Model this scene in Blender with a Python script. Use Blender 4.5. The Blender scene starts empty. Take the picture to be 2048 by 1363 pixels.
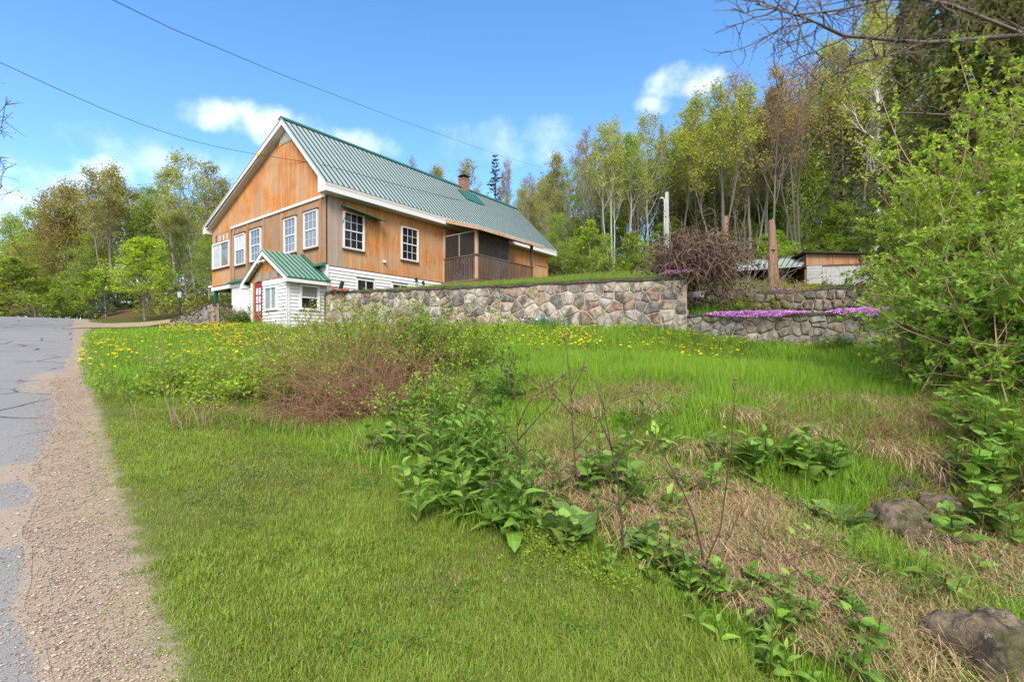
import bpy, bmesh, math, random
import numpy as np
from mathutils import Vector, noise as mnoise

# ------------------------------------------------------------------ camera, sky, sun, exposure
SC = bpy.context.scene
COL = SC.collection
F, HZ, CX = 967.0, 700.0, 1024.0          # focal length, horizon and centre of the 2048 px photograph
EYE = 1.6                                  # eye height; H below means metres above the eye, z = H + EYE
cam_d = bpy.data.cameras.new('camera')
cam = bpy.data.objects.new('camera', cam_d); COL.objects.link(cam)
cam_d.sensor_width = 36.0; cam_d.lens = F/2048*36; cam_d.shift_y = (HZ-681.5)/2048
cam_d.clip_start = 0.05; cam_d.clip_end = 3000
cam.location = (0, 0, EYE); cam.rotation_euler = (math.radians(90), 0, 0)
SC.camera = cam

SUN_EL, SUN_AZ = math.radians(42), math.radians(180)   # azimuth clockwise from +Y: behind the camera
sun_d = bpy.data.lights.new('sun', 'SUN'); sun = bpy.data.objects.new('sun', sun_d); COL.objects.link(sun)
sun_d.energy = 2.1; sun_d.angle = math.radians(24); sun_d.color = (1.0, 0.95, 0.87)
sv = Vector((math.sin(SUN_AZ)*math.cos(SUN_EL), math.cos(SUN_AZ)*math.cos(SUN_EL), math.sin(SUN_EL)))
sun.rotation_euler = sv.to_track_quat('Z', 'Y').to_euler()
sun.location = (0, 0, 60)

W = bpy.data.worlds.new('World'); SC.world = W; W.use_nodes = True
wn, wl = W.node_tree.nodes, W.node_tree.links
for n in list(wn): wn.remove(n)
SKY_STRENGTH = 0.15
def wnode(t, **k):
    n = wn.new(t)
    for a, b in k.items(): setattr(n, a, b)
    return n
sky = wnode('ShaderNodeTexSky', sky_type='NISHITA', sun_disc=False, sun_elevation=SUN_EL, sun_rotation=SUN_AZ,
            air_density=1.0, dust_density=0.9, ozone_density=2.6, altitude=300)
bg = wnode('ShaderNodeBackground'); out = wnode('ShaderNodeOutputWorld')
bg.inputs[1].default_value = SKY_STRENGTH
W.cycles.sampling_method = 'MANUAL'; W.cycles.sample_map_resolution = 256
geo = wnode('ShaderNodeTexCoord')
def pxdir(x, y):
    v = Vector(((x-CX)/F, 1, (HZ-y)/F)); return v.normalized()
nz = wnode('ShaderNodeTexNoise'); nz.inputs['Scale'].default_value = 11.0; nz.inputs['Detail'].default_value = 9; nz.inputs['Roughness'].default_value = 0.58
wl.new(geo.outputs['Generated'], nz.inputs['Vector'])
def wmath(op, a, b=None):
    n = wnode('ShaderNodeMath', operation=op)
    for i, q in enumerate((a, b)):
        if q is None: continue
        if isinstance(q, (int, float)): n.inputs[i].default_value = q
        else: wl.new(q, n.inputs[i])
    return n.outputs[0]
clouds = [  # pixel centre, half width, half height (pixels), density
    (420, 235, 62, 34, 1.0), (590, 258, 112, 42, 1.0), (700, 284, 95, 34, .7), (205, 335, 62, 34, 1.0), (85, 352, 85, 34, 1.0),
    (30, 400, 90, 60, .7), (1370, 166, 88, 35, 1.0), (1305, 212, 46, 26, .7), (1080, 280, 240, 55, .35),
    (330, 330, 190, 60, .45)]
prng = random.Random(4)
dirs = [(pxdir(x, y), w/F, h/F, d) for x, y, w, h, d in clouds]
nzc = wmath('MULTIPLY', wmath('SUBTRACT', nz.outputs['Fac'], 0.5), 2.6)
acc = None
for c, w, h, d in dirs:
    fwd = c.normalized(); rt = Vector((fwd.y, -fwd.x, 0)).normalized(); up = rt.cross(fwd)
    def dot(vec):
        n = wnode('ShaderNodeVectorMath', operation='DOT_PRODUCT'); wl.new(geo.outputs['Generated'], n.inputs[0]); n.inputs[1].default_value = vec; return n.outputs['Value']
    cosf = 1.0
    a = wmath('MULTIPLY', dot(rt), 1/w); b = wmath('MULTIPLY', dot(up), 1/h)
    r2 = wmath('ADD', wmath('MULTIPLY', a, a), wmath('MULTIPLY', b, b))
    behind = wmath('GREATER_THAN', dot(fwd), 0.0)
    q = wmath('SUBTRACT', wmath('ADD', 0.62, nzc), wmath('MULTIPLY', r2, 0.75))
    mr = wnode('ShaderNodeMapRange', interpolation_type='SMOOTHSTEP'); wl.new(q, mr.inputs[0])
    mr.inputs[1].default_value = 0.0; mr.inputs[2].default_value = 1.35; mr.inputs[4].default_value = d
    m = wmath('MULTIPLY', mr.outputs[0], behind)
    acc = m if acc is None else wmath('MAXIMUM', acc, m)
# broken bright cloud added over the unseen sky behind the camera for neutral fill
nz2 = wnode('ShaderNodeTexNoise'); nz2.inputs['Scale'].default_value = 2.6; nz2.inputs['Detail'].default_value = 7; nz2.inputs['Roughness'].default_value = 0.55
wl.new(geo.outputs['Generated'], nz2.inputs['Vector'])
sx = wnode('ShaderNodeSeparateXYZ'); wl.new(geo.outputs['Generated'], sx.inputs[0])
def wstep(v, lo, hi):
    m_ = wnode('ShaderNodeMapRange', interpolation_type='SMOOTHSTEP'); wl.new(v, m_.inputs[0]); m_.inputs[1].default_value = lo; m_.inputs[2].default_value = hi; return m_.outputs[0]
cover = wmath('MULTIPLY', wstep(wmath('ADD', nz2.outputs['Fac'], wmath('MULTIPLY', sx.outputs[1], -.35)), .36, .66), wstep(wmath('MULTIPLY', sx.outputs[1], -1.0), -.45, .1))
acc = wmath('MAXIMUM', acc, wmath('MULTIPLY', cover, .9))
hs = wnode('ShaderNodeHueSaturation'); hs.inputs['Saturation'].default_value = 1.2; hs.inputs['Value'].default_value = 1.0
wl.new(sky.outputs[0], hs.inputs['Color'])
mix = wnode('ShaderNodeMix', data_type='RGBA')
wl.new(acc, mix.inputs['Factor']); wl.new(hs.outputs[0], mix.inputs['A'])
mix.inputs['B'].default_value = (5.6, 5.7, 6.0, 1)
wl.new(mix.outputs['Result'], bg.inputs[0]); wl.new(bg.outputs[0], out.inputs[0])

SC.view_settings.view_transform = 'Standard'; SC.view_settings.look = 'None'
SC.view_settings.exposure = 1.14; SC.view_settings.gamma = 1.0; SC.view_settings.use_curve_mapping = False
SC.cycles.use_denoising = True
SC.cycles.max_bounces = 6; SC.cycles.transparent_max_bounces = 12; SC.cycles.diffuse_bounces = 3; SC.cycles.glossy_bounces = 3
SC.cycles.caustics_reflective = False; SC.cycles.caustics_refractive = False

RNG = np.random.default_rng(11)
random.seed(11)

# ------------------------------------------------------------------ helpers
def P3(x, y, d):                      # photograph pixel + depth -> world point
    return Vector(((x-CX)/F*d, d, (HZ-y)/F*d + EYE))
MATS = {}
def mat(name, build):
    if name in MATS: return MATS[name]
    m = bpy.data.materials.new(name); m.use_nodes = True; nt = m.node_tree
    for n in list(nt.nodes): nt.nodes.remove(n)
    b = NB(nt); o = nt.nodes.new('ShaderNodeOutputMaterial')
    nt.links.new(build(b), o.inputs[0]); MATS[name] = m; return m
class NB:                             # tiny node builder
    def __init__(s, nt): s.nt = nt
    def n(s, t, **k):
        q = s.nt.nodes.new(t)
        for a, b in k.items(): setattr(q, a, b)
        return q
    def put(s, sock, v):
        if isinstance(v, bpy.types.NodeSocket): s.nt.links.new(v, sock)
        elif isinstance(v, tuple) and len(v) == 3 and sock.type == 'RGBA': sock.default_value = (*v, 1)
        else: sock.default_value = v
    def co(s, kind='Object'): return s.n('ShaderNodeTexCoord').outputs[kind]
    def pos(s): return s.n('ShaderNodeNewGeometry').outputs['Position']
    def mapping(s, v, scale=(1,1,1), rot=(0,0,0), loc=(0,0,0)):
        m = s.n('ShaderNodeMapping'); s.put(m.inputs[0], v); m.inputs['Scale'].default_value = scale; m.inputs['Rotation'].default_value = rot; m.inputs['Location'].default_value = loc
        return m.outputs[0]
    def noise(s, v, scale=5, detail=4, rough=.55, out='Fac'):
        q = s.n('ShaderNodeTexNoise'); s.put(q.inputs['Vector'], v); q.inputs['Scale'].default_value = scale; q.inputs['Detail'].default_value = detail; q.inputs['Roughness'].default_value = rough
        return q.outputs[out]
    def voro(s, v, scale=5, feature='F1', out='Distance'):
        q = s.n('ShaderNodeTexVoronoi', feature=feature); s.put(q.inputs['Vector'], v); q.inputs['Scale'].default_value = scale; return q.outputs[out]
    def math(s, op, a, b=0.0, c=None, clamp=False):
        q = s.n('ShaderNodeMath', operation=op, use_clamp=clamp); s.put(q.inputs[0], a); s.put(q.inputs[1], b)
        if c is not None: s.put(q.inputs[2], c)
        return q.outputs[0]
    def ramp(s, f, *stops):
        q = s.n('ShaderNodeValToRGB'); s.put(q.inputs[0], f); e = q.color_ramp.elements
        while len(e) < len(stops): e.new(.5)
        for i, (p, c) in enumerate(stops): e[i].position = p; e[i].color = (*c, 1) if len(c) == 3 else c
        return q.outputs[0]
    def step(s, f, lo, hi):
        q = s.n('ShaderNodeMapRange', interpolation_type='SMOOTHSTEP'); s.put(q.inputs[0], f); q.inputs[1].default_value = lo; q.inputs[2].default_value = hi; return q.outputs[0]
    def mix(s, f, a, b, blend='MIX'):
        q = s.n('ShaderNodeMix', data_type='RGBA', blend_type=blend); s.put(q.inputs['Factor'], f); s.put(q.inputs['A'], a); s.put(q.inputs['B'], b); return q.outputs['Result']
    def attr(s, name, out='Fac', kind='GEOMETRY'):
        return s.n('ShaderNodeAttribute', attribute_name=name, attribute_type=kind).outputs[out]
    def objrand(s): return s.n('ShaderNodeObjectInfo').outputs['Random']
    def objcol(s): return s.n('ShaderNodeObjectInfo').outputs['Color']
    def bump(s, h, strength=.3, dist=.02):
        q = s.n('ShaderNodeBump'); s.put(q.inputs['Height'], h); q.inputs['Strength'].default_value = strength; q.inputs['Distance'].default_value = dist; return q.outputs[0]
    def pbr(s, color, rough=.8, normal=None, metal=0.0, spec=.3, **k):
        q = s.n('ShaderNodeBsdfPrincipled'); s.put(q.inputs['Base Color'], color); s.put(q.inputs['Roughness'], rough); q.inputs['Metallic'].default_value = metal
        q.inputs['Specular IOR Level'].default_value = spec
        for a, b in k.items(): s.put(q.inputs[a.replace('_', ' ')], b)
        if normal is not None: s.put(q.inputs['Normal'], normal)
        return q.outputs[0]
    def leaf(s, color, trans=.35, rough=.55):
        d = s.pbr(color, rough, spec=.25); t = s.n('ShaderNodeBsdfTranslucent'); s.put(t.inputs[0], color)
        m = s.n('ShaderNodeMixShader'); m.inputs[0].default_value = trans; s.nt.links.new(d, m.inputs[1]); s.nt.links.new(t.outputs[0], m.inputs[2]); return m.outputs[0]

def np_mesh(name, V, polys=None, quads=None, tris=None, smooth=False, attrs=None, mats=(), midx=None):
    """mesh from numpy: V (n,3); quads (m,4) and/or tris (k,3)"""
    me = bpy.data.meshes.new(name)
    V = np.asarray(V, np.float32)
    loops, totals = [], []
    if quads is not None and len(quads): loops.append(np.asarray(quads, np.int32).ravel()); totals.append(np.full(len(quads), 4, np.int32))
    if tris is not None and len(tris): loops.append(np.asarray(tris, np.int32).ravel()); totals.append(np.full(len(tris), 3, np.int32))
    L = np.concatenate(loops); T = np.concatenate(totals); S = np.concatenate([[0], np.cumsum(T)[:-1]]).astype(np.int32)
    me.vertices.add(len(V)); me.vertices.foreach_set('co', V.ravel())
    me.loops.add(len(L)); me.loops.foreach_set('vertex_index', L)
    me.polygons.add(len(T)); me.polygons.foreach_set('loop_start', S); me.polygons.foreach_set('loop_total', T)
    if midx is not None: me.polygons.foreach_set('material_index', np.asarray(midx, np.int32))
    me.polygons.foreach_set('use_smooth', np.full(len(T), smooth))
    for k, a in (attrs or {}).items():
        at = me.attributes.new(k, 'FLOAT', 'POINT'); at.data.foreach_set('value', np.asarray(a, np.float32))
    for m in mats: me.materials.append(m)
    me.update(calc_edges=True)
    return me
def link(name, me, parent=None, color=None):
    o = bpy.data.objects.new(name, me); COL.objects.link(o)
    if parent is not None: o.parent = parent
    if color is not None: o.color = (*color, 1)
    return o
def empty(name, loc=(0,0,0), rz=0):
    o = bpy.data.objects.new(name, None); COL.objects.link(o); o.location = loc; o.rotation_euler = (0, 0, rz); o.empty_display_size = .2
    return o
def tag(o, label, cat, group=None, kind=None):
    o['label'] = label; o['category'] = cat
    if group: o['group'] = group
    if kind: o['kind'] = kind
    return o
class MB:                             # collects boxes, prisms and tubes into one mesh
    def __init__(s): s.v = []; s.f = []
    def add(s, vs, fs):
        n = len(s.v); s.v += [tuple(p) for p in vs]; s.f += [tuple(i+n for i in q) for q in fs]; return s
    def box(s, x0, x1, y0, y1, z0, z1, fn=None):
        vs = [(x,y,z) for z in (z0,z1) for y in (y0,y1) for x in (x0,x1)]
        if fn: vs = [fn(*p) for p in vs]
        return s.add(vs, [(0,2,3,1),(4,5,7,6),(0,1,5,4),(2,6,7,3),(0,4,6,2),(1,3,7,5)])
    def prism(s, pts, ext, fn=None):   # polygon pts (list of 3d) extruded by vector
        n = len(pts); a = [Vector(p) for p in pts]; b = [p+Vector(ext) for p in a]; vs = a+b
        if fn: vs = [fn(*p) for p in vs]
        return s.add(vs, [tuple(range(n))[::-1], tuple(range(n, 2*n))] + [(i, (i+1) % n, n+(i+1) % n, n+i) for i in range(n)])
    def tube(s, pts, rad, k=6):
        pts = [Vector(p) for p in pts]
        if not hasattr(rad, '__len__'): rad = [rad]*len(pts)
        vs = []
        for i, p in enumerate(pts):
            t = (pts[min(i+1, len(pts)-1)]-pts[max(i-1, 0)]).normalized()
            a = t.cross(Vector((0,0,1)) if abs(t.z) < .9 else Vector((1,0,0))).normalized(); b = t.cross(a)
            vs += [p+(a*math.cos(2*math.pi*j/k)+b*math.sin(2*math.pi*j/k))*rad[i] for j in range(k)]
        fs = [(i*k+j, i*k+(j+1) % k, (i+1)*k+(j+1) % k, (i+1)*k+j) for i in range(len(pts)-1) for j in range(k)]
        fs += [tuple(range(k))[::-1], tuple((len(pts)-1)*k+j for j in range(k))]
        return s.add(vs, fs)
    def mesh(s, name, m, smooth=False, bevel=0):
        me = bpy.data.meshes.new(name); me.from_pydata(s.v, [], s.f)
        bm = bmesh.new(); bm.from_mesh(me); bmesh.ops.recalc_face_normals(bm, faces=bm.faces)
        if bevel: bmesh.ops.bevel(bm, geom=list(bm.edges), offset=bevel, segments=1, affect='EDGES', clamp_overlap=True)
        bm.to_mesh(me); bm.free()
        if smooth: me.polygons.foreach_set('use_smooth', [True]*len(me.polygons))
        for q in (m if isinstance(m, (list, tuple)) else [m]): me.materials.append(q)
        return me
    def obj(s, name, m, parent=None, smooth=False, color=None, bevel=0):
        return link(name, s.mesh(name, m, smooth, bevel), parent, color)

# ------------------------------------------------------------------ terrain
E_A = np.array([-.68, .733]); E_C = np.array([.733, .68])      # along / across the road
def road_ac(X, Y): return X*E_A[0]+Y*E_A[1], X*E_C[0]+Y*E_C[1]
def road_xy(a, c): return a*E_A[0]+c*E_C[0], a*E_A[1]+c*E_C[1]
def plane_H(X, Y):
    al = -.65*X+.76*Y
    cap = 33.5
    s = np.where(al < cap, al, cap+(al-cap)*.08)
    s = np.maximum(s, -40)
    return -1.6+.096*s
class TPS:
    def __init__(s, pts, reg=.02):
        pts = np.array(pts, float); s.p = pts[:, :2]; n = len(pts)
        K = s.k(s.p, s.p)+np.eye(n)*reg; Q = np.c_[np.ones(n), s.p]
        A = np.block([[K, Q], [Q.T, np.zeros((3, 3))]]); s.w = np.linalg.solve(A, np.r_[pts[:, 2], 0, 0, 0])
    def k(s, a, b):
        d2 = ((a[:, None, :]-b[None])**2).sum(-1); return .5*d2*np.log(d2+1e-9)
    def __call__(s, X, Y):
        X = np.asarray(X, float); sh = X.shape; q = np.c_[X.ravel(), np.asarray(Y, float).ravel()]
        r = []
        for i in range(0, len(q), 20000):
            c = q[i:i+20000]; r.append(s.k(c, s.p)@s.w[:-3]+np.c_[np.ones(len(c)), c]@s.w[-3:])
        return np.concatenate(r).reshape(sh)
def hp(x, y, d): return ((x-CX)/F*d, d, (HZ-y)/F*d)
gp = [hp(*q) for q in [(1330,1055,3.55),(1100,900,4.9),(1400,950,4.3),(1400,850,5.1),(1400,780,6.1),(1400,740,8.2),(1400,700,12.5),(1375,668,13.1),
    (1700,697,11.9),(1860,785,5.8),(1860,900,4.4),(1860,1050,3.6),(1900,1290,2.6),(1100,765,6.8),(1100,700,11.5),(1000,657,14.6),(800,656,15.6),(700,656,16.2),
    (570,658,15.5),(500,652,17.5),(440,654,20),(350,652,22),(900,800,7.2),(900,720,10.5),(700,850,7),(700,765,9),(600,692,12.5),(450,745,9.5),(450,692,13),
    (300,702,12.5),(250,662,19),(340,643,24),(100,628,38),(300,612,38),(415,600,36),(30,622,55),(1500,655,20),(2040,700,12),(2040,790,5),(1800,1200,2.9)]]
gp = [(x, y, h-float(plane_H(np.array(x), np.array(y)))) for x, y, h in gp]
for a in range(-20, 44, 4):
    for c in (-14, -6.5, -2.5, 0.1, 1.5):
        if c > 1 and a > 10: continue
        x, y = road_xy(a, c); gp.append((x, y, 0))
for x, y in ((3,0),(3,-6),(10,-10),(12,0),(12,5)): gp.append((x, y, .1 if x < 5 else .5))
for ang in range(0, 360, 30):
    x, y = 160*math.cos(math.radians(ang)), 160*math.sin(math.radians(ang)); gp.append((x, y, 6 if y > 0 else 0))
gT = TPS(gp)
def ground_H(X, Y):
    X = np.asarray(X, float); Y = np.asarray(Y, float)
    R = np.hypot(X, Y); r = gT(X, Y)
    a, c = road_ac(X, Y)
    w = np.clip((c-1.2)/1.2, 0, 1); w = w*w*(3-2*w); w = np.where(c < -6.5, np.clip((-6.5-c)/6, 0, 1), w)
    r = np.where(R > 150, 5, r)
    rough = .05*np.sin(X*1.7+1)*np.sin(Y*1.9)+.035*np.sin(X*4.1)*np.sin(Y*3.7+2)
    k = np.clip((c-2.3)/1.5, 0, 1)
    return plane_H(X, Y)+r*w+rough*k*(R < 40)
def gz(x, y): return float(ground_H(np.array([x]), np.array([y]))[0])+EYE
def ghit(px, py, lo=1.2, hi=70):       # where the sight line through a pixel meets the lower ground
    d = np.geomspace(lo, hi, 500); X = (px-CX)/F*d; H = ground_H(X, d); s = H-(HZ-py)/F*d
    i = int(np.argmax(s > 0)); return Vector((X[i], d[i], H[i]+EYE))
CORNER = Vector((-6.52, 17.0)); UU = Vector((.6097, .7926)); VV = Vector((-.7926, .6097))
def hxy(t, s): p = CORNER+UU*t+VV*s; return p.x, p.y
tp = [(-6.4,16.9,1.86),(-3,15.8,1.87),(-1,15.15,1.88),(2,14.2,1.9),(4.7,13.4,1.92)]
for t, s, h in ((0,0,1.93),(2,0,2.2),(4,0,2.45),(5.6,0,2.7),(6,-2.2,2.7),(9.7,-2,2.95),(12,0,3.0),(14.1,0,3.05),(8,4,3),(2,5,2.3),(16,6,4)): tp.append((*hxy(t, s), h))
tp += [hp(*q) for q in [(1200,552,20),(1330,550,21),(1150,552,38),(1300,552,40),(1480,584,16.6),(1650,590,15.6),(1850,592,14.8),(1670,573,33),(1560,573,33),(1800,574,28),(1500,556,46),(1050,556,50),(1800,560,46),(2000,590,20)]]
tp += [(30,12,2.1),(45,30,4.5),(60,60,11),(30,70,12),(0,75,13),(-20,60,8),(100,140,24),(0,160,27),(-60,150,18)]
tT = TPS(tp)
def terr_H(X, Y): return tT(X, Y)+.03*np.sin(np.asarray(X)*2.1)*np.sin(np.asarray(Y)*1.7)
def tz(x, y): return float(terr_H(np.array([x]), np.array([y]))[0])+EYE
def thit(px, py, lo=13, hi=90):
    d = np.geomspace(lo, hi, 400); X = (px-CX)/F*d; H = terr_H(X, d); s = H-(HZ-py)/F*d
    i = int(np.argmax(s > 0)); return Vector((X[i], d[i], H[i]+EYE))
FOOT = ([-6, 1, 2.4, 4.1, 6.8, 9.2, 10.5, 60], [2.6, 2.5, 2.5, 2.36, 1.63, .7, .3, .3])     # right edge of the mown strip: c over a
def foot_c(a): return np.interp(a, *FOOT)
EDGE = ([-6, 0.4, 1.8, 3.3, 6, 12.6, 21.3, 28, 60], [.36, .32, .25, .19, .16, .18, .42, .75, .8])   # left edge of the grass
def edge_c(a): return np.interp(a, *EDGE)
def dryness(X, Y):
    a, c = road_ac(X, Y); f = foot_c(a)
    crest = np.interp(a, [-4, .8, 2.8, 4.6, 8, 10], [8.0, 7.5, 6.1, 5.2, 3.2, 0])
    w = np.clip((c-f-.1)/.5, 0, 1)*np.clip((crest-c)/.8, 0, 1)
    return w

def m_ground(b):
    p = b.pos(); n1 = b.noise(p, 1.3, 6); n2 = b.noise(p, 14, 6, .7); n3 = b.noise(p, 60, 3)
    green = b.mix(n2, (.05, .065, .01), (.11, .13, .022)); lawn = b.mix(n2, (.085, .095, .018), (.15, .16, .04))
    dry = b.ramp(n2, (.25, (.06, .05, .02)), (.5, (.17, .12, .055)), (.75, (.27, .19, .1)))
    c = b.mix(b.attr('lawn'), green, lawn)
    c = b.mix(b.math('MULTIPLY', b.attr('dry'), b.step(n1, .35, .6)), c, dry)
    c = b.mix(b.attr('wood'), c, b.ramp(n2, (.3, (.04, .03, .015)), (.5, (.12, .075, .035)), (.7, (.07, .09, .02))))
    return b.pbr(c, .95, b.bump(b.math('ADD', n2, n3), .6, .04), spec=.1)
nA, nR = 288, 170
ang = np.linspace(0, 2*np.pi, nA, endpoint=False); rad = np.r_[0.0, np.geomspace(.4, 900, nR)]
RR, AA = np.meshgrid(rad, ang, indexing='ij'); GX, GY = RR*np.sin(AA), RR*np.cos(AA)
GH = ground_H(GX, GY)
ga, gc = road_ac(GX, GY)
lawnw = np.clip((foot_c(ga)-gc)/.3, 0, 1)*np.clip((gc-edge_c(ga)+.1)/.2, 0, 1)*(ga < 11)
dry = dryness(GX, GY)
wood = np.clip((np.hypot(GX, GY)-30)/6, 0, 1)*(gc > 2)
idx = np.arange((nR+1)*nA).reshape(nR+1, nA)
q = np.stack([idx[:-1], np.roll(idx, -1, 1)[:-1], np.roll(idx, -1, 1)[1:], idx[1:]], -1).reshape(-1, 4)[:, ::-1]
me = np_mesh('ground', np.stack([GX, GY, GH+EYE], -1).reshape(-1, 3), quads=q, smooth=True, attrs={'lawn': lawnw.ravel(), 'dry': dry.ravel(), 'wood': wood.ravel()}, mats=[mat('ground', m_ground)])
link('ground', me)['kind'] = 'structure'

# terrace above the stone walls, running back to the wooded hillside
front = [(-7.2, 17.1), (-6.4, 16.9), (-3, 15.83), (0, 14.88), (3, 13.93), (4.62, 13.42), (5.0, 14.2), (5.5, 15.6), (6.2, 16.6), (8, 16.1), (10, 15.7), (12.5, 15.2), (16, 14.3), (22, 13), (40, 10), (90, 0)]
fr = np.array(front); seg = np.r_[0, np.cumsum(np.hypot(*np.diff(fr, axis=0).T))]
pos = np.unique(np.r_[np.linspace(0, seg[-6], 150), np.linspace(seg[-6], seg[-1], 20), seg])
bx, by = np.interp(pos, seg, fr[:, 0]), np.interp(pos, seg, fr[:, 1])
back = np.r_[0, np.geomspace(.15, 240, 80)]
TX = bx[:, None]+(back*.05)[None]*np.sign(bx)[:, None]; TY = by[:, None]+back[None]
TH = terr_H(TX, TY)
TX = np.c_[TX[:, :1], TX]; TY = np.c_[TY[:, :1]-.01, TY]; TH = np.c_[TH[:, :1]-2.2, TH]      # a skirt down behind the walls
idx = np.arange(TX.size).reshape(TX.shape); q = np.stack([idx[:-1, :-1], idx[1:, :-1], idx[1:, 1:], idx[:-1, 1:]], -1).reshape(-1, 4)
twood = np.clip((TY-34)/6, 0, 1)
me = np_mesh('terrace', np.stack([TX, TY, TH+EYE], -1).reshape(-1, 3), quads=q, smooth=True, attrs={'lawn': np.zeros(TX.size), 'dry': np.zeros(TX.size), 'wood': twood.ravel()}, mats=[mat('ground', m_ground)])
link('terrace_ground', me)['kind'] = 'structure'

# garden bed between the low wall and the rock wall
def bed_xy(w, k): return 4.75+w*.954+k*.25, 13.35-w*.301+k*.97
ww = np.linspace(0, 14, 60); kk = np.linspace(.12, 3.4, 14); Wg, Kg = np.meshgrid(ww, kk, indexing='ij')
BXg, BYg = bed_xy(Wg, Kg)
def bed_H(w, k): return .93-.012*w+.09*k+.03*np.sin(w*5)*np.sin(k*4)
def m_soil(b):
    p = b.pos(); n2 = b.noise(p, 9, 6, .7)
    return b.pbr(b.ramp(n2, (.3, (.035, .03, .015)), (.5, (.11, .085, .045)), (.68, (.08, .1, .03))), .95, b.bump(n2, .8, .06), spec=.1)
idx = np.arange(Wg.size).reshape(Wg.shape); q = np.stack([idx[:-1, :-1], idx[1:, :-1], idx[1:, 1:], idx[:-1, 1:]], -1).reshape(-1, 4)
link('garden_bed', np_mesh('garden_bed', np.stack([BXg, BYg, bed_H(Wg, Kg)+EYE], -1).reshape(-1, 3), quads=q, smooth=True, mats=[mat('soil', m_soil)]))['kind'] = 'structure'

# road, gravel shoulder and drive
def wob(a, s): return .09*np.sin(a*2.3+s)+.06*np.sin(a*5.1+2*s)+.03*np.sin(a*13.7+s)+.02*np.sin(a*31+s)
def strip(name, a0, a1, lo, hi, n_a, n_c, lift, m, pw=2.2):
    a = np.linspace(0, 1, n_a)**1.6*(a1-a0)+a0; t = 1-(1-np.linspace(0, 1, n_c))**pw
    lo_, hi_ = lo(a), hi(a); Ag = np.repeat(a[:, None], n_c, 1); Cg = lo_[:, None]+(hi_-lo_)[:, None]*t[None]
    X, Y = road_xy(Ag, Cg); H = ground_H(X, Y)+lift
    idx = np.arange(X.size).reshape(X.shape); q = np.stack([idx[:-1, :-1], idx[1:, :-1], idx[1:, 1:], idx[:-1, 1:]], -1).reshape(-1, 4)[:, ::-1]
    o = link(name, np_mesh(name, np.stack([X, Y, H+EYE], -1).reshape(-1, 3), quads=q, smooth=True, mats=[m])); o['kind'] = 'structure'; return o
def m_gravel(b):
    p = b.pos(); v = b.voro(p, 150, out='Color'); v2 = b.voro(p, 150); g = b.noise(p, 3, 4); fine = b.noise(p, 160, 3)
    bw = b.n('ShaderNodeSeparateColor'); b.put(bw.inputs[0], v)
    c = b.ramp(bw.outputs[0], (.0, (.12, .1, .08)), (.35, (.29, .22, .15)), (.7, (.38, .285, .195)), (1., (.28, .245, .2)))
    sand = b.mix(fine, (.29, .225, .155), (.38, .295, .21))
    c = b.mix(b.step(g, .4, .62), c, sand)
    sl = b.step(b.math('ADD', b.attr('soil'), b.math('MULTIPLY', b.math('SUBTRACT', b.noise(p, 7, 6, .7), .5), .9)), .3, .75)
    c = b.mix(sl, c, b.mix(b.noise(p, 14, 6, .7), (.085, .095, .018), (.15, .16, .04)))
    return b.pbr(c, .92, b.bump(b.math('SUBTRACT', 1.0, v2), .5, .006), spec=.15)
def m_asphalt(b):
    p = b.pos(); n1 = b.noise(p, .8, 5, .6); n2 = b.noise(p, 120, 3); ag = b.voro(p, 90)
    cr = b.voro(b.mix(.12, p, b.noise(p, 2.5, 4, out='Color')), 1.1, 'DISTANCE_TO_EDGE')
    c = b.mix(n1, (.2, .192, .18), (.29, .276, .256)); c = b.mix(b.step(n2, .45, .75), c, (.14, .137, .133))
    crack = b.math('SUBTRACT', 1.0, b.step(cr, .006, .03)); c = b.mix(b.math('MULTIPLY', crack, b.step(b.noise(p, .6, 3), .42, .55)), c, (.05, .047, .045))
    sand = b.mix(n2, (.27, .215, .155), (.36, .285, .21))
    sm = b.noise(b.mapping(p, (1, 1, 1)), .42, 7, .62)
    a = b.attr('edge'); d = b.step(b.math('ADD', b.math('MULTIPLY', b.noise(p, 5, 6, .7), .5), b.math('ADD', b.math('MULTIPLY', sm, .28), b.math('MULTIPLY', a, .5))), .56, .74)
    c = b.mix(d, c, sand)
    return b.pbr(c, b.math('ADD', .62, b.math('MULTIPLY', n2, .3)), b.bump(b.math('SUBTRACT', ag, b.math('MULTIPLY', crack, 2.0)), .25, .01), spec=.3)
strip('gravel_shoulder', -8, 34, lambda a: -1.6+0*a, lambda a: edge_c(a)+.62, 420, 30, .006, mat('gravel', m_gravel), 1.0)
gs = bpy.data.objects['gravel_shoulder']; rv = np.empty(len(gs.data.vertices)*3, np.float32); gs.data.vertices.foreach_get('co', rv); rv = rv.reshape(-1, 3); ra, rc = road_ac(rv[:, 0], rv[:, 1])
at = gs.data.attributes.new('soil', 'FLOAT', 'POINT'); at.data.foreach_set('value', np.clip((rc-edge_c(ra)+.04)/.4, 0, 1).astype(np.float32))
def road_edge(a): return np.interp(a, [-6, 2.8, 3.9, 4.3, 5.1, 5.6, 6.1, 7.2, 8.9, 10.9, 13.1, 16.7, 28, 40], [-.05, -.05, -.12, -.2, -.16, -.2, -.12, -.07, -.02, -.16, .05, .22, .4, .45])+.28*(.09*np.sin(a*2.3+3)+.07*np.sin(a*5.1+6)+.035*np.sin(a*11.7+3))
rd = strip('road', -10, 48, lambda a: -6.6+.2*wob(a, 5), road_edge, 900, 44, .0085, mat('asphalt', m_asphalt))
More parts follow.
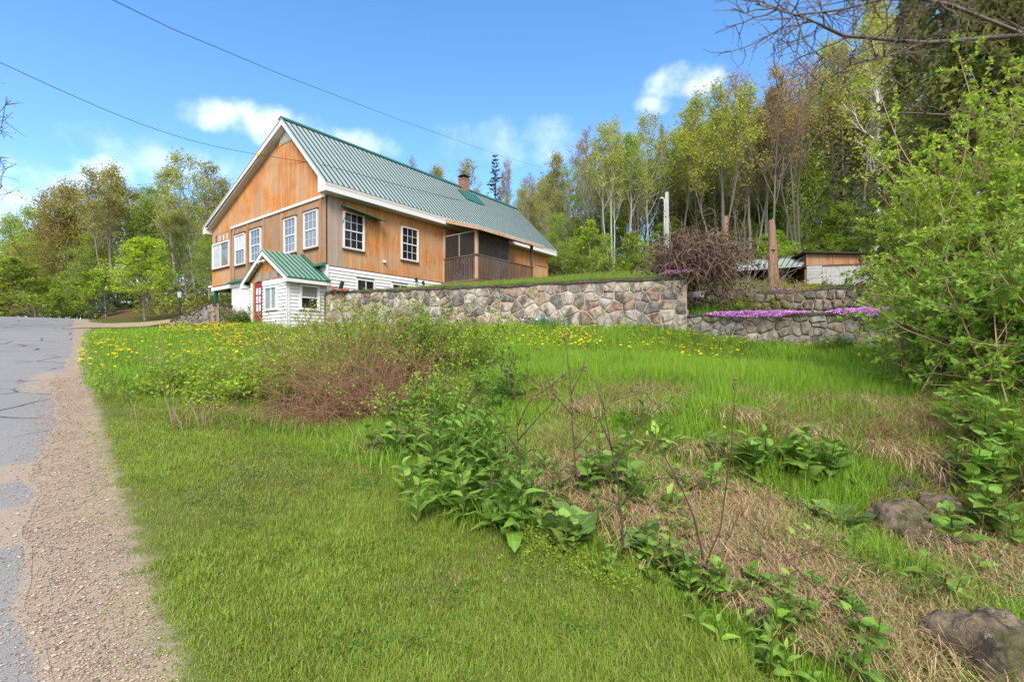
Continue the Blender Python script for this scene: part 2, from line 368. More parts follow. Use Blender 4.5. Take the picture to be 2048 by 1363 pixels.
rv = np.empty(len(rd.data.vertices)*3, np.float32); rd.data.vertices.foreach_get('co', rv); rv = rv.reshape(-1, 3); ra, rc = road_ac(rv[:, 0], rv[:, 1])
def band(a, lo, hi, w=.22): return np.clip((a-lo)/w+.5, 0, 1)*np.clip((hi-a)/w+.5, 0, 1)
sand_ = np.maximum(np.maximum(band(ra, 4.2, 4.98), band(ra, 5.55, 6.12)), .8*band(ra, 9.8, 12.5, 1.5)*np.clip((rc+.9)/.7, 0, 1))*np.clip((rc+2.4)/1.0, 0, 1)
sand_ = np.maximum(sand_, np.clip(1-(road_edge(ra)-rc)/.1, 0, 1)*.9)
at = rd.data.attributes.new('edge', 'FLOAT', 'POINT'); at.data.foreach_set('value', sand_.astype(np.float32))
def m_drive(b):
    p = b.pos(); n = b.noise(p, 2, 5); f = b.noise(p, 70, 3)
    return b.pbr(b.mix(n, (.27, .19, .13), (.4, .3, .22)), .95, b.bump(f, .5, .01), spec=.1)
dr = []                                  # the drive leaves the road and runs past the low wall
cl = [ghit(150, 651), ghit(215, 652), ghit(280, 650), ghit(335, 646), ghit(360, 640)]
cw = [2.2, 1.4, 1.1, 1.0, 1.0]
dv = []
N = 30
for i in range(N):
    t = i/(N-1)*(len(cl)-1); k = min(int(t), len(cl)-2); w = t-k; c = cl[k].lerp(cl[k+1], w); wd = cw[k]*(1-w)+cw[k+1]*w
    for j in range(7):
        x, y = c.x+E_A[0]*wd*(j/3-1)*1.0, c.y+E_A[1]*wd*(j/3-1)*1.2
        dv.append((x, y, gz(x, y)+.03))
q = [(i*7+j, i*7+j+1, (i+1)*7+j+1, (i+1)*7+j) for i in range(N-1) for j in range(6)]
link('driveway', np_mesh('driveway', dv, quads=q, smooth=True, mats=[mat('drive', m_drive)]))['kind'] = 'structure'
# ------------------------------------------------------------------ house
HB = 0.55                                   # H of the house's base
house = empty('house', (CORNER.x, CORNER.y, HB+EYE), math.atan2(UU.y, UU.x))
tag(house, 'orange plywood-sided house with green metal roof above the stone wall', 'house')
def m_wood(base, dark, grey, gamt):
    def f(b):
        p = b.co(); w = b.mapping(p, (14, 14, .9)); n = b.noise(w, 1.6, 7, .65); big = b.noise(p, .9, 3); st = b.noise(b.mapping(p, (30, 30, .5)), 1.2, 4, .6)
        fine = b.noise(b.mapping(p, (90, 90, 6)), 1, 4, .7)
        c = b.mix(b.step(n, .35, .7), base, tuple(min(1, x*1.55+.05) for x in base))
        c = b.mix(b.math('MULTIPLY', b.step(st, .52, .7), .75), c, dark)
        c = b.mix(b.math('MULTIPLY', b.step(fine, .5, .72), .4), c, dark)
        g = b.math('MULTIPLY', b.step(big, .47-gamt, .72-gamt), .85, clamp=True)
        c = b.mix(b.math('MULTIPLY', g, b.step(fine, .25, .6)), c, grey)
        c = b.mix(b.math('MULTIPLY', b.objrand(), .25), c, dark)
        return b.pbr(c, .85, b.bump(b.math('ADD', n, fine), .35, .01), spec=.15)
    return f
M_OR = mat('orange_wood', m_wood((.45, .18, .048), (.2, .08, .03), (.47, .33, .21), .07))
M_BR = mat('weathered_wood', m_wood((.33, .16, .065), (.065, .04, .026), (.34, .255, .18), .14))
M_GREY = mat('grey_wood', m_wood((.3, .2, .13), (.16, .1, .065), (.40, .34, .29), .35))
M_BROWN = mat('brown_timber', m_wood((.13, .068, .04), (.035, .022, .017), (.2, .165, .14), .05))
M_RAIL = mat('weathered_rail', m_wood((.09, .062, .047), (.035, .025, .02), (.17, .145, .125), .08))
M_TIMB = mat('pale_timber', m_wood((.42, .24, .13), (.2, .1, .06), (.5, .42, .36), .1))
def m_white(b):
    p = b.co(); n = b.noise(p, 3, 5); d = b.noise(b.mapping(p, (9, 9, 1.2)), 2, 5)
    c = b.mix(b.step(d, .55, .8), (.66, .65, .635), (.48, .455, .42)); c = b.mix(b.math('MULTIPLY', n, .2), c, (.56, .56, .57))
    return b.pbr(c, .55, b.bump(n, .08, .01), spec=.35)
M_WH = mat('white_paint', m_white)
def m_soffit(b):
    p = b.co(); w = b.n('ShaderNodeTexWave', wave_type='BANDS', bands_direction='Y'); b.put(w.inputs['Vector'], p); w.inputs['Scale'].default_value = 3.0
    return b.pbr(b.mix(b.step(w.outputs['Fac'], .02, .12), (.3, .29, .27), (.62, .61, .58)), .6)
M_SOF = mat('soffit_vinyl', m_soffit)
def m_grn(lo, hi):
    def f(b):
        p = b.co(); n = b.noise(p, 1.2, 5, .6); n2 = b.noise(b.mapping(p, (4, 4, 4)), 3, 6, .7)
        c = b.mix(n, lo, hi); c = b.mix(b.math('MULTIPLY', b.step(n2, .6, .8), .4), c, (.2, .26, .25))
        return b.pbr(c, b.math('ADD', .3, b.math('MULTIPLY', n2, .2)), spec=.6, metal=.1)
    return f
M_GRN = mat('green_metal', m_grn((.33, .4, .375), (.39, .45, .43)))
M_GRND = mat('dark_green_metal', m_grn((.012, .11, .062), (.03, .16, .095)))
def m_plain(c, r=.6, spec=.3, metal=0.0):
    def f(b): n = b.noise(b.co(), 8, 5); return b.pbr(b.mix(n, tuple(x*.8 for x in c), tuple(min(1, x*1.15) for x in c)), r, b.bump(n, .1, .01), spec=spec, metal=metal)
    return f
M_GAP = mat('clapboard_gap', m_plain((.2, .2, .2), .9)); M_RIB = mat('rib_metal', m_plain((.025, .06, .05), .5, .3))
M_GPAINT = mat('green_paint', m_plain((.01, .09, .055), .6)); M_BLACK = mat('black_metal', m_plain((.018, .018, .02), .45)); M_RED = mat('red_paint', m_plain((.23, .018, .03), .55))
M_DARK = mat('dark_interior', m_plain((.012, .012, .012), .9)); M_TAN = mat('tan_wood', m_plain((.36, .2, .085), .7)); M_YEL = mat('yellow_plastic', m_plain((.75, .5, .02), .5))
M_CONC = mat('pale_concrete', m_plain((.5, .48, .45), .85)); M_GALV = mat('grey_metal', m_plain((.4, .41, .42), .4, .5, .6))
def m_glass(base, ior, rough=.03):
    def f(b): return b.pbr(base, rough, b.bump(b.noise(b.co(), 2.2, 2), .05, .02), spec=.5, IOR=ior)
    return f
G_DARK = mat('dark_glass', m_glass((.012, .013, .016), 1.5)); G_REF = mat('bright_glass', m_glass((.05, .05, .055), 3.2)); G_BLIND = mat('glass_over_blind', m_glass((.5, .5, .54), 1.9)); G_CURT = mat('glass_over_curtain', m_glass((.17, .19, .17), 1.8))
def m_chim(b):
    p = b.co(); br = b.n('ShaderNodeTexBrick'); b.put(br.inputs['Vector'], b.mapping(p, (1, 1, 1), (math.radians(90), 0, 0))); br.inputs['Scale'].default_value = 1.0
    br.inputs['Color1'].default_value = (.26, .075, .04, 1); br.inputs['Color2'].default_value = (.17, .05, .032, 1); br.inputs['Mortar'].default_value = (.4, .34, .3, 1)
    br.inputs['Brick Width'].default_value = .22; br.inputs['Row Height'].default_value = .075; br.inputs['Mortar Size'].default_value = .008
    return b.pbr(br.outputs[0], .9)

def LG(a, o, h): return (-o, a, h-HB)        # gable face: along = s, outward = -t
def LR(a, o, h): return (a, -o, h-HB)        # side face: along = t, outward = -s
def LPF(a, o, h): return (-1.37-o, a, h-HB)  # entry porch front
def LPR(a, o, h): return (a, .03-o, h-HB)    # entry porch side
def LH(t, s, h): return (t, s, h-HB)

def roof_H(s): return 8.76-(2.55-s)*(3.0/2.99) if s < 2.55 else 8.76-(s-2.55)*(3.02/7.42)
def subtract(z0, z1, holes):
    r = [(z0, z1)]
    for a, b in holes:
        n = []
        for p, q in r:
            if b <= p or a >= q: n.append((p, q)); continue
            if a > p: n.append((p, a))
            if b < q: n.append((b, q))
        r = n
    return [x for x in r if x[1]-x[0] > .01]
def planked(name, fn, a0, a1, top, bot, holes, width, m, seed, out=.0, mfn=None):
    """a wall: dark backing with cut openings and one plank object per board"""
    rg = random.Random(seed); back = MB(); planks = []
    n = max(1, round((a1-a0)/width)); w = (a1-a0)/n
    for i in range(n):
        p0, p1 = a0+i*w, a0+(i+1)*w
        cuts = sorted({p0, p1}|{e for h in holes for e in h[:2] if p0 < e < p1})
        pr = rg.uniform(0, .006)
        for c0, c1 in zip(cuts[:-1], cuts[1:]):
            md = (c0+c1)/2; zt0, zt1, zb = top(c0), top(c1), bot
            hs = [(h[2], h[3]) for h in holes if h[0] <= md <= h[1]]
            for z0, z1 in subtract(zb, max(zt0, zt1), hs):
                e0 = c0+(.004 if c0 == p0 else 0); e1 = c1-(.004 if c1 == p1 else 0)
                t0, t1 = (z1, z1) if z1 < max(zt0, zt1)-1e-6 else (top(e0), top(e1))
                mb = MB(); mb.prism([(e0, out, z0), (e1, out, z0), (e1, out, t1), (e0, out, t0)], (0, .014+pr, 0), fn); planks.append((i, mb))
                back.prism([(c0, out-.03, z0), (c1, out-.03, z0), (c1, out-.03, top(c1) if t1 != z1 else z1), (c0, out-.03, top(c0) if t0 != z1 else z1)], (0, .026, 0), fn)
    wall = back.obj(name, M_DARK, house)
    for i, mb in planks: mb.obj('plank', mfn(a0+(i+.5)*w) if mfn else m, wall)
    return wall
def window(name, fn, a0, a1, z0, z1, cols, rows, glass, out=.02, frame=.055, sash=True, proud=.055, sill=True, glass2=None, split=None, muntin=.016):
    """frame, sashes, one pane per light, glazing bars"""
    w = MB(); f = frame
    for b in ((a0, a1, z1-f, z1), (a0, a1, z0, z0+f), (a0, a0+f, z0+f, z1-f), (a1-f, a1, z0+f, z1-f)): w.box(b[0], b[1], out-.04, out+proud, b[2], b[3], fn)
    wo = w.obj(name, M_WH, house)
    i0, i1, j0, j1 = a0+f, a1-f, z0+f, z1-f; mid = (j0+j1)/2
    bars = MB()
    def lights(p0, p1, q0, q1, c, r, dep, g):
        for i in range(c):
            for j in range(r):
                x0, x1 = p0+(p1-p0)*i/c, p0+(p1-p0)*(i+1)/c; y0, y1 = q0+(q1-q0)*j/r, q0+(q1-q0)*(j+1)/r
                MB().box(x0+.002, x1-.002, dep-.006, dep, y0+.002, y1-.002, fn).obj('pane', g, wo)
        for i in range(1, c): x = p0+(p1-p0)*i/c; bars.box(x-muntin/2, x+muntin/2, dep-.008, dep+.012, q0, q1, fn)
        for j in range(1, r):
            y = q0+(q1-q0)*j/r
            for i in range(c):
                x0, x1 = p0+(p1-p0)*i/c, p0+(p1-p0)*(i+1)/c
                bars.box(x0+(muntin/2 if i else 0), x1-(muntin/2 if i < c-1 else 0), dep-.008, dep+.01, y-muntin/2, y+muntin/2, fn)
    g2 = glass2 or glass
    if split == 'v':                         # two sliding lights side by side
        m = (i0+i1)/2; bars.box(m-.03, m+.03, out-.02, out+.035, j0, j1, fn)
        lights(i0, m-.03, j0, j1, cols, rows, out+.005, glass); lights(m+.03, i1, j0, j1, cols, rows, out+.015, g2)
    elif sash:
        bars.box(i0, i1, out-.015, out+.035, mid-.022, mid+.022, fn)
        s = .022
        for q0, q1, dp in ((j0, mid-.022, out+.004), (mid+.022, j1, out+.02)):
            bars.box(i0, i0+s, dp-.012, dp+.014, q0, q1, fn); bars.box(i1-s, i1, dp-.012, dp+.014, q0, q1, fn)
        lights(i0+s, i1-s, j0, mid-.022, cols, rows, out+.004, g2); lights(i0+s, i1-s, mid+.022, j1, cols, rows, out+.02, glass)
    else: lights(i0, i1, j0, j1, cols, rows, out+.01, glass)
    if bars.v: bars.obj('glazing_bars', M_WH, wo)
    if sill: MB().box(a0-.03, a1+.03, out-.012, out+proud+.03, z0-.05, z0-.004, fn).obj('sill', M_BROWN, wo)
    return wo

# gable wall (facing the lawn and road)
gw = [(1.98, 2.88), (0.49, 1.43), (4.76, 5.7), (6.19, 7.15)]
gh = [(a, b, 3.7, 5.05) for a, b in gw]+[(7.74, 9.55, 3.78, 4.95)]
planked('gable_wall', LG, 0.02, 9.66, lambda s: 5.385, 3.0, gh+[(7.5, 9.36, 5.02, 5.34)], .2, M_BR, 1, mfn=lambda s: M_OR if s > 7.6 else M_BR)
planked('upper_gable', LG, 0.02, 9.66, lambda s: roof_H(s)-.14, 5.385, [], .2, M_OR, 2, out=.004)
MB().box(0, 7.55, .0185, .07, 5.39, 5.485, LG).obj('trim_band', M_WH, house)
for (a, b), g, g2 in zip(gw, (G_REF, G_REF, G_REF, G_BLIND), (G_REF, G_REF, G_REF, G_REF)):
    window('window', LG, a, b, 3.7, 5.05, 3, 2 if g is not G_BLIND else 1, g, glass2=g2)
    MB().box(a-.04, b+.06, .021, .1, 5.06, 5.1, LG).obj('window_cap', M_BROWN, house)
w1 = window('window', LG, 7.74, 9.55, 3.78, 4.95, 1, 1, G_CURT, frame=.06, split='v', glass2=G_BLIND)
for i in range(5):
    a = 7.56+i*.37; MB().box(a, a+.24, -.02, .004, 5.04, 5.32, LG).obj('transom_pane', G_BLIND if i < 4 else G_REF, house)
    MB().box(a+.24, a+.37, -.01, .03, 5.02, 5.34, LG).obj('transom_post', M_OR, house)
for a in (7.3, 7.62, 5.98, 4.5, .33): MB().box(a-.05, a+.05, .021, .05, 3.02, 5.38, LG).obj('batten', M_BR, house)
# side wall
mside = lambda t: M_GREY if t < .62 else M_OR
rh = [(0.63, 1.53, 3.7, 5.04), (3.28, 4.19, 3.68, 5.04), (9.5, 10.35, 3.05, 5.05)]
planked('side_wall', LR, 0.03, 14.1, lambda t: 5.5, 3.0, rh, .2, M_OR, 3, mfn=mside)
for a, b, z0, z1 in rh[:2]: window('window', LR, a, b, z0, z1, 3, 2, G_DARK)
window('window', LR, 9.5, 10.35, 3.6, 5.05, 1, 1, G_DARK)
MB().box(9.5, 10.35, -.02, .01, 3.05, 3.595, LR).obj('wall_panel', M_BROWN, house)
MB().box(-.03, .045, .018, .06, 1.2, 3.0, LR).obj('corner_board', M_WH, house)
# barn-style door panel near the far end
for a, b in ((12.9, 13.02), (13.95, 14.07)): MB().box(a, b, .021, .05, 3.0, 4.8, LR).obj('batten', M_OR, house)
MB().box(12.8, 14.08, .021, .055, 4.8, 4.9, LR).obj('batten', M_OR, house)
# hidden back and far walls close the shell
MB().box(14.04, 14.09, .05, 9.62, 1.5, 5.5, LH).obj('far_wall', M_OR, house); MB().box(.05, 14.0, 9.6, 9.655, 2.98, 5.45, LH).obj('rear_wall', M_OR, house)
MB().prism([(14.07, 0, 5.5), (14.07, 9.6, 5.5), (14.07, 2.55, 8.6)], (.03, 0, 0), LH).obj('far_gable', M_OR, house)
MB().box(.06, 14.0, .06, 9.55, 2.86, 2.98, LH).obj('floor_slab', M_DARK, house)
# foundation clad in white clapboards, with two cellar windows
bh = [(1.2, 2.02, 2.0, 2.66), (2.82, 3.68, 2.1, 2.67)]
cw_ = MB().box(.06, 14.0, .012, .05, 1.0, 2.995, LH).obj('foundation_wall', M_GAP, house)
z = 1.55; ex = .118
while z < 2.95:
    z1 = min(z+ex, 2.992)
    iv = subtract(.05, 5.55, [(h[0], h[1]) for h in bh if h[2] < z1-.02 and h[3] > z+.02]); mb = MB()
    for a, b in iv: MB().prism([(a, -.008, z+.01), (a, .03, z+.01), (a, .006, z1), (a, -.008, z1)], (b-a, 0, 0), LR).obj('clapboard', M_WH, cw_)
    z += ex
for a, b, z0, z1 in bh:
    o = MB().box(a, b, -.01, .012, z0, z1, LR).obj('cellar_window', G_DARK, house)
    MB().box(a, a+.05, .0125, .05, z0, z1, LR).box(b-.06, b, .0125, .05, z0, z1, LR).box(a+.05, b-.06, .0125, .045, z1-.05, z1, LR).obj('frame', M_WH, o)
    MB().box((a+b)/2-.02, (a+b)/2+.02, .0125, .035, z0, z1-.052, LR).obj('mullion', M_CONC, o)
# roof: two planes of ribbed green metal with each rib a piece
def roof_plane(name, s_e, h_e, s_r, h_r, t0, t1, m, step, ribw=.036, ribh=.03):
    sl = Vector((0, s_r-s_e, h_r-h_e)); n = Vector((0, -sl.z, sl.y)).normalized()
    if n.z < 0: n = -n
    p = MB().prism([(t0, s_e, h_e), (t1, s_e, h_e), (t1, s_r, h_r), (t0, s_r, h_r)], -n*.035, LH).obj(name, m, house)
    k = int((t1-t0)/step); rib = None
    for i in range(k+1):
        x = t0+.02+i*(t1-t0-.04-ribw)/k; mb = MB()
        if rib is None:
            a, b = Vector((0, s_e, h_e))+n*.002, Vector((0, s_r, h_r))+n*.002
            mb.prism([a, a+Vector((ribw, 0, 0)), b+Vector((ribw, 0, 0)), b], n*ribh, LH); rib = mb.mesh('rib', M_RIB)
        o = link('rib', rib, p); o.location = (x, 0, 0)
    return p
roof_plane('roof_slope', -.47, 5.775, 2.55, 8.80, -.33, 14.42, M_GRN, .225)
roof_plane('roof_slope', 9.99, 5.765, 2.56, 8.795, -.33, 14.42, M_GRN, .225)
MB().prism([(-.34, 2.38, 8.70), (-.34, 2.55, 8.86), (-.34, 2.8, 8.775), (-.34, 2.55, 8.835)], (14.77, 0, 0), LH).obj('ridge_cap', M_GRND, house)
# rakes, boxed eaves, soffits
def rake(t0, t1, nm='rake_board'):
    mb = MB()
    for s_e, h_e, s_r in ((-.45, 5.755, 2.55), (9.97, 5.75, 2.55)):
        mb.prism([(t0, s_e, h_e-.0), (t0, s_r, 8.755), (t0, s_r, 8.755-.21), (t0, s_e+(.21 if s_e < 0 else -.21), h_e)], (t1-t0, 0, 0), LH)
    return mb.obj(nm, M_WH, house)
rake(-.31, -.27); rake(14.36, 14.4)
for nm, s0, s1 in (('eave_box', -.45, .005), ('eave_box', 9.655, 9.97)):
    MB().box(-.30, -.012, s0+.001, s1, 5.46, 5.75, LH).obj(nm, M_WH, house)
MB().prism([(-.305, -.45, 5.46), (-.305, .03, 5.46), (-.305, .03, 6.02), (-.305, -.45, 5.745)], (-.012, 0, 0), LH).obj('eave_return', M_WH, house)
MB().box(-.3, 14.38, -.45, -.41, 5.46, 5.755, LH).obj('eave_fascia', M_WH, house)
MB().box(-.301, 14.381, -.457, -.4505, 5.64, 5.755, LH).obj('gutter_strip', M_CONC, house)
MB().box(-.012, 14.37, -.41, .0, 5.462, 5.48, LH).obj('eave_soffit', M_SOF, house)
MB().box(-.01, 14.38, 9.93, 9.97, 5.46, 5.75, LH).obj('eave_fascia', M_WH, house); MB().box(-.01, 14.37, 9.66, 9.93, 5.462, 5.48, LH).obj('eave_soffit', M_SOF, house)
mb = MB()
mb.prism([(-.27, .0, 5.985), (-.27, 2.55, 8.545), (-.27, 2.55, 8.525), (-.27, .0, 5.965)], (.255, 0, 0), LH)
mb.prism([(-.27, 9.655, 5.665), (-.27, 2.55, 8.545), (-.27, 2.55, 8.525), (-.27, 9.655, 5.645)], (.255, 0, 0), LH)
mb.obj('rake_soffit', M_SOF, house)
# gable vent
pts = [(2.36+.43+.43*math.cos(math.pi*i/10), .0195, 8.0+.5*math.sin(math.pi*i/10)) for i in range(11)]
gv = MB().prism(pts, (0, .03, 0), LG).obj('gable_vent', M_WH, house)
for i in range(7):
    zz = 8.04+i*.055; hw = .36*math.sqrt(max(.02, 1-((zz-8.0)/.47)**2))
    MB().prism([(2.79-hw, .05, zz), (2.79-hw, .075, zz), (2.79-hw, .05, zz+.035)], (2*hw, 0, 0), LG).obj('slat', M_WH, gv)
# chimney and vent pipe on the ridge
ch = MB().box(9.4, 9.8, 2.25, 2.65, 8.3, 9.16, LH).box(9.38, 9.82, 2.23, 2.67, 9.16, 9.23, LH).obj('chimney', mat('chimney_brick', m_chim), house)
cc_ = MB()
for x_ in (9.41, 9.76):
    for y_ in (2.26, 2.61): cc_.box(x_, x_+.03, y_, y_+.03, 9.23, 9.36, LH)
cc_.box(9.34, 9.86, 2.19, 2.71, 9.358, 9.375, LH).add([LH(9.34, 2.19, 9.375), LH(9.86, 2.19, 9.375), LH(9.86, 2.71, 9.375), LH(9.34, 2.71, 9.375), LH(9.6, 2.45, 9.45)], [(0,1,4),(1,2,4),(2,3,4),(3,0,4)]).obj('chimney_cap', M_BLACK, ch)
nn = Vector((0, -3.0, 2.99)).normalized()
MB().prism([Vector((8.85, 1.5, 7.745))+nn*.036, Vector((10.2, 1.5, 7.745))+nn*.036, Vector((10.2, 2.2, 8.447))+nn*.036, Vector((8.85, 2.2, 8.447))+nn*.036], nn*.01, LH).obj('chimney_flashing', M_GRND, house)
MB().tube([LH(7.68, 2.9, 8.3), LH(7.68, 2.9, 8.98)], .06, 8).obj('vent_pipe', M_WH, house)
# screened deck
dk = MB().box(5.6, 9.8, -2.02, -.02, 2.9, 3.02, LH).obj('deck_floor', M_BROWN, house)
MB().box(5.62, 9.78, -2.0, -1.96, 2.55, 2.895, LH).box(5.62, 5.66, -1.95, -.02, 2.55, 2.895, LH).obj('deck_skirt', M_OR, house)
for t, s in ((5.72, -1.94), (7.9, -1.96), (9.72, -1.95)): MB().box(t-.06, t+.06, s-.05, s+.05, 3.022, 4.1 if 7 < t < 9 else 5.1, LH).obj('deck_post', M_TIMB if t < 6 else M_BROWN, house)
MB().box(5.62, 5.7, -.12, -.03, 3.022, 5.35, LH).obj('deck_post', M_TIMB, house)
MB().box(5.6, 9.78, -2.04, -1.9, 4.0, 4.045, LH).box(5.62, 5.76, -1.895, -.03, 4.0, 4.044, LH).obj('hand_rail', M_RAIL, house)
MB().box(5.78, 9.7, -1.99, -1.94, 3.08, 3.13, LH).box(5.68, 5.73, -1.88, -.03, 3.08, 3.13, LH).obj('bottom_rail', M_RAIL, house)
bal = None
for i in range(18):
    s = -.1-i*.1
    o = MB().box(5.64, 5.678, s-.04, s, 3.04, 3.995, LH).obj('baluster', M_RAIL, house)
for i in range(38):
    t = 5.82+i*.103
    if abs(t-7.9) < .1: continue
    MB().box(t, t+.04, -2.03, -1.995, 3.04, 3.995, LH).obj('baluster', M_RAIL if i < 22 else M_BROWN, house)
def m_screen(b):
    d = b.pbr((.035, .032, .03), .8); t = b.n('ShaderNodeBsdfTransparent'); m = b.n('ShaderNodeMixShader'); m.inputs[0].default_value = .42
    b.nt.links.new(d, m.inputs[1]); b.nt.links.new(t.outputs[0], m.inputs[2]); return m.outputs[0]
M_SCR = mat('insect_screen', m_screen)
MB().box(5.69, 5.695, -1.88, -.13, 4.05, 5.0, LH).obj('screen', M_SCR, house)
MB().box(5.8, 7.9, -1.965, -1.96, 4.05, 5.05, LH).obj('screen', M_SCR, house)
MB().box(5.66, 5.72, -1.9, -.12, 5.0, 5.04, LH).box(5.67, 5.7, -1.0, -.96, 4.05, 5.0, LH).obj('screen_rail', M_GREY, house)
MB().box(5.8, 9.7, -1.98, -1.93, 5.05, 5.1, LH).obj('screen_rail', M_BROWN, house)
# deck roof leaning out from the eave
dr0, dr1 = Vector((0, -.42, 5.72)), Vector((0, -2.32, 5.14))
MB().prism([(5.42, dr0.y, dr0.z), (10.2, dr0.y, dr0.z), (10.2, dr1.y, dr1.z), (5.42, dr1.y, dr1.z)], (0, 0, -.03), LH).obj('deck_roof', M_GRN, house)
rb = MB()
MB().prism([(5.38, dr0.y, dr0.z-.04), (5.38, dr1.y, dr1.z-.04), (5.38, dr1.y, dr1.z-.18), (5.38, dr0.y, dr0.z-.18)], (.05, 0, 0), LH).obj('deck_rake', M_TIMB, house)
MB().box(5.43, 10.2, -2.33, -2.28, 4.97, 5.105, LH).obj('deck_fascia', M_TIMB, house)
MB().prism([(5.44, -.46, 5.6), (10.15, -.46, 5.6), (10.15, -2.27, 5.05), (5.44, -2.27, 5.05)], (0, 0, .015), LH).obj('deck_ceiling', M_BROWN, house)
fl = bpy.data.objects
# green drip ledge along the gable, cantilever beam, post and grey panel
MB().prism([(0.0, .022, 3.1), (0.0, .16, 2.97), (0.0, .022, 2.95)], (.0, 0, 0), LG)
for a, b in ((.0, .62), (2.3, 7.6)): MB().prism([(a, .04, 3.1), (a, .2, 2.99), (a, .2, 2.95), (a, .04, 2.95)], (b-a, 0, 0), LG).obj('drip_ledge', M_GRND, house)
MB().box(6.2, 9.7, -.12, .05, 2.78, 2.945, LG).obj('beam', M_WH, house)
MB().box(.05, 5, 9.53, 9.655, 2.78, 2.94, LH).obj('beam', M_WH, house)
MB().box(.0, .14, 9.36, 9.54, 1.9, 2.775, LH).obj('post', M_GPAINT, house)
MB().box(4.8, 5.0, 9.3, 9.5, 1.3, 2.86, LH).obj('post', M_CONC, house)
def m_panel(b):
    p = b.co(); n = b.noise(b.mapping(p, (9, 9, .8)), 2, 5, .7); k = b.voro(p, 3.2)
    c = b.mix(n, (.5, .5, .52), (.66, .66, .66)); c = b.mix(b.math('SUBTRACT', 1.0, b.step(k, .03, .06)), c, (.12, .12, .13)); return b.pbr(c, .75)
MB().box(2.9, 7.6, -.05, .0, .9, 2.94, LG).obj('cellar_panel', mat('grey_panel', m_panel), house)
MB().box(.06, 5.0, 7.55, 7.6, .9, 2.85, LH).obj('cellar_wall', mat('grey_panel', m_panel), house)
MB().box(3.05, 3.25, .002, .03, 1.4, 2.3, LG).obj('cellar_pane', G_DARK, house)
MB().box(.0, 2.9, -.05, -.01, .9, 3.0, LG).obj('cellar_inner', M_WH, house)
MB().box(-.06, 0.06, 9.66, 10.0, 2.97, 3.06, LH).obj('drain_spout', M_WH, house)

# entry porch
pf = MB().box(.03, 2.86, -.06, -.012, .5, 2.24, LPF).obj('porch_front_wall', M_GAP, house)
fh = [(1.53-.87, 1.53, 1.36, 2.2), (1.76, 2.62, .3, 2.4)]
z = .62
while z < 2.2:
    z1 = min(z+.118, 2.235); mb = MB()
    for a, b in subtract(.06, 2.84, [(h[0], h[1]) for h in fh if h[2] < z1-.02 and h[3] > z+.02]): MB().prism([(a, -.011, z+.01), (a, .028, z+.01), (a, .004, z1), (a, -.011, z1)], (b-a, 0, 0), LPF).obj('clapboard', M_WH, pf)
    z += .118
MB().box(-.012, .065, -.02, .04, .5, 2.238, LPF).obj('porch_corner_board', M_WH, house)
MB().box(.0, 1.76, -.011, .03, 2.24, 2.41, LPF).obj('porch_frieze', M_WH, house)
window('porch_window', LPF, .66, 1.53, 1.36, 2.2, 1, 1, G_CURT, split='v', sill=False, frame=.075)
MB().box(2.46, 2.6, -.01, .045, .5, 2.4, LPF).obj('door_casing', M_WH, house); MB().box(2.33, 2.455, -.01, .03, .5, 2.4, LPF).obj('door_jamb', M_TAN, house)
dr_ = MB().box(1.78, 2.325, -.02, .02, .55, 2.38, LPF).obj('porch_door', M_RED, house)
for i in range(2):
    for j in range(3): MB().box(1.87+i*.2, 2.02+i*.2, .0205, .024, 1.38+j*.29, 1.62+j*.29, LPF).obj('pane', G_BLIND, dr_)
mb = MB()
for p, q_ in (((1.83, .72), (2.27, 1.24)), ((2.27, .72), (1.83, 1.24))):
    d = Vector((q_[0]-p[0], 0, q_[1]-p[1])).normalized(); n_ = Vector((-d.z, 0, d.x))*.02
    mb.prism([Vector((p[0], .021, p[1]))-n_, Vector((q_[0], .021, q_[1]))-n_, Vector((q_[0], .021, q_[1]))+n_, Vector((p[0], .021, p[1]))+n_], (0, .012, 0), LPF)
mb.obj('cross_brace', M_RED, dr_)
MB().tube([LPF(1.83, .05, 1.3), LPF(1.83, .05, 1.3+.02)], .03, 8).obj('knob', M_GALV, dr_)
# porch gable with three small lights
gbl = MB().prism([(.0, -.03, 2.415), (2.86, -.03, 2.415), (1.44, -.03, 3.28)], (0, .025, 0), LPF).obj('porch_gable', M_OR, house)
for a in (.66, 1.22, 1.8):
    o = MB().box(a, a+.4, -.004, .02, 2.43, 2.74, LPF).obj('gable_light', M_TAN, house); MB().box(a+.05, a+.35, .0205, .026, 2.47, 2.7, LPF).obj('pane', G_CURT, o)
# porch side
ps = MB().box(-1.35, -.03, -.05, -.012, .5, 2.24, LPR).obj('porch_side_wall', M_GAP, house); z = .62
while z < 2.2:
    z1 = min(z+.118, 2.235); mb = MB()
    hh = [(-1.0, -.27)] if 1.36 < z1-.02 and 2.22 > z+.02 else []
    for a, b in subtract(-1.30, -.06, hh): MB().prism([(a, -.011, z+.01), (a, .028, z+.01), (a, .004, z1), (a, -.011, z1)], (b-a, 0, 0), LPR).obj('clapboard', M_WH, ps)
    z += .118
window('porch_window', LPR, -1.0, -.27, 1.36, 2.22, 1, 1, G_CURT, glass2=G_DARK, frame=.07, sill=False)
MB().box(-1.41, -1.31, .0, .035, .5, 2.238, LPR).box(-.058, -.012, -.01, .035, .5, 2.238, LPR).obj('porch_corner_board', M_WH, house)
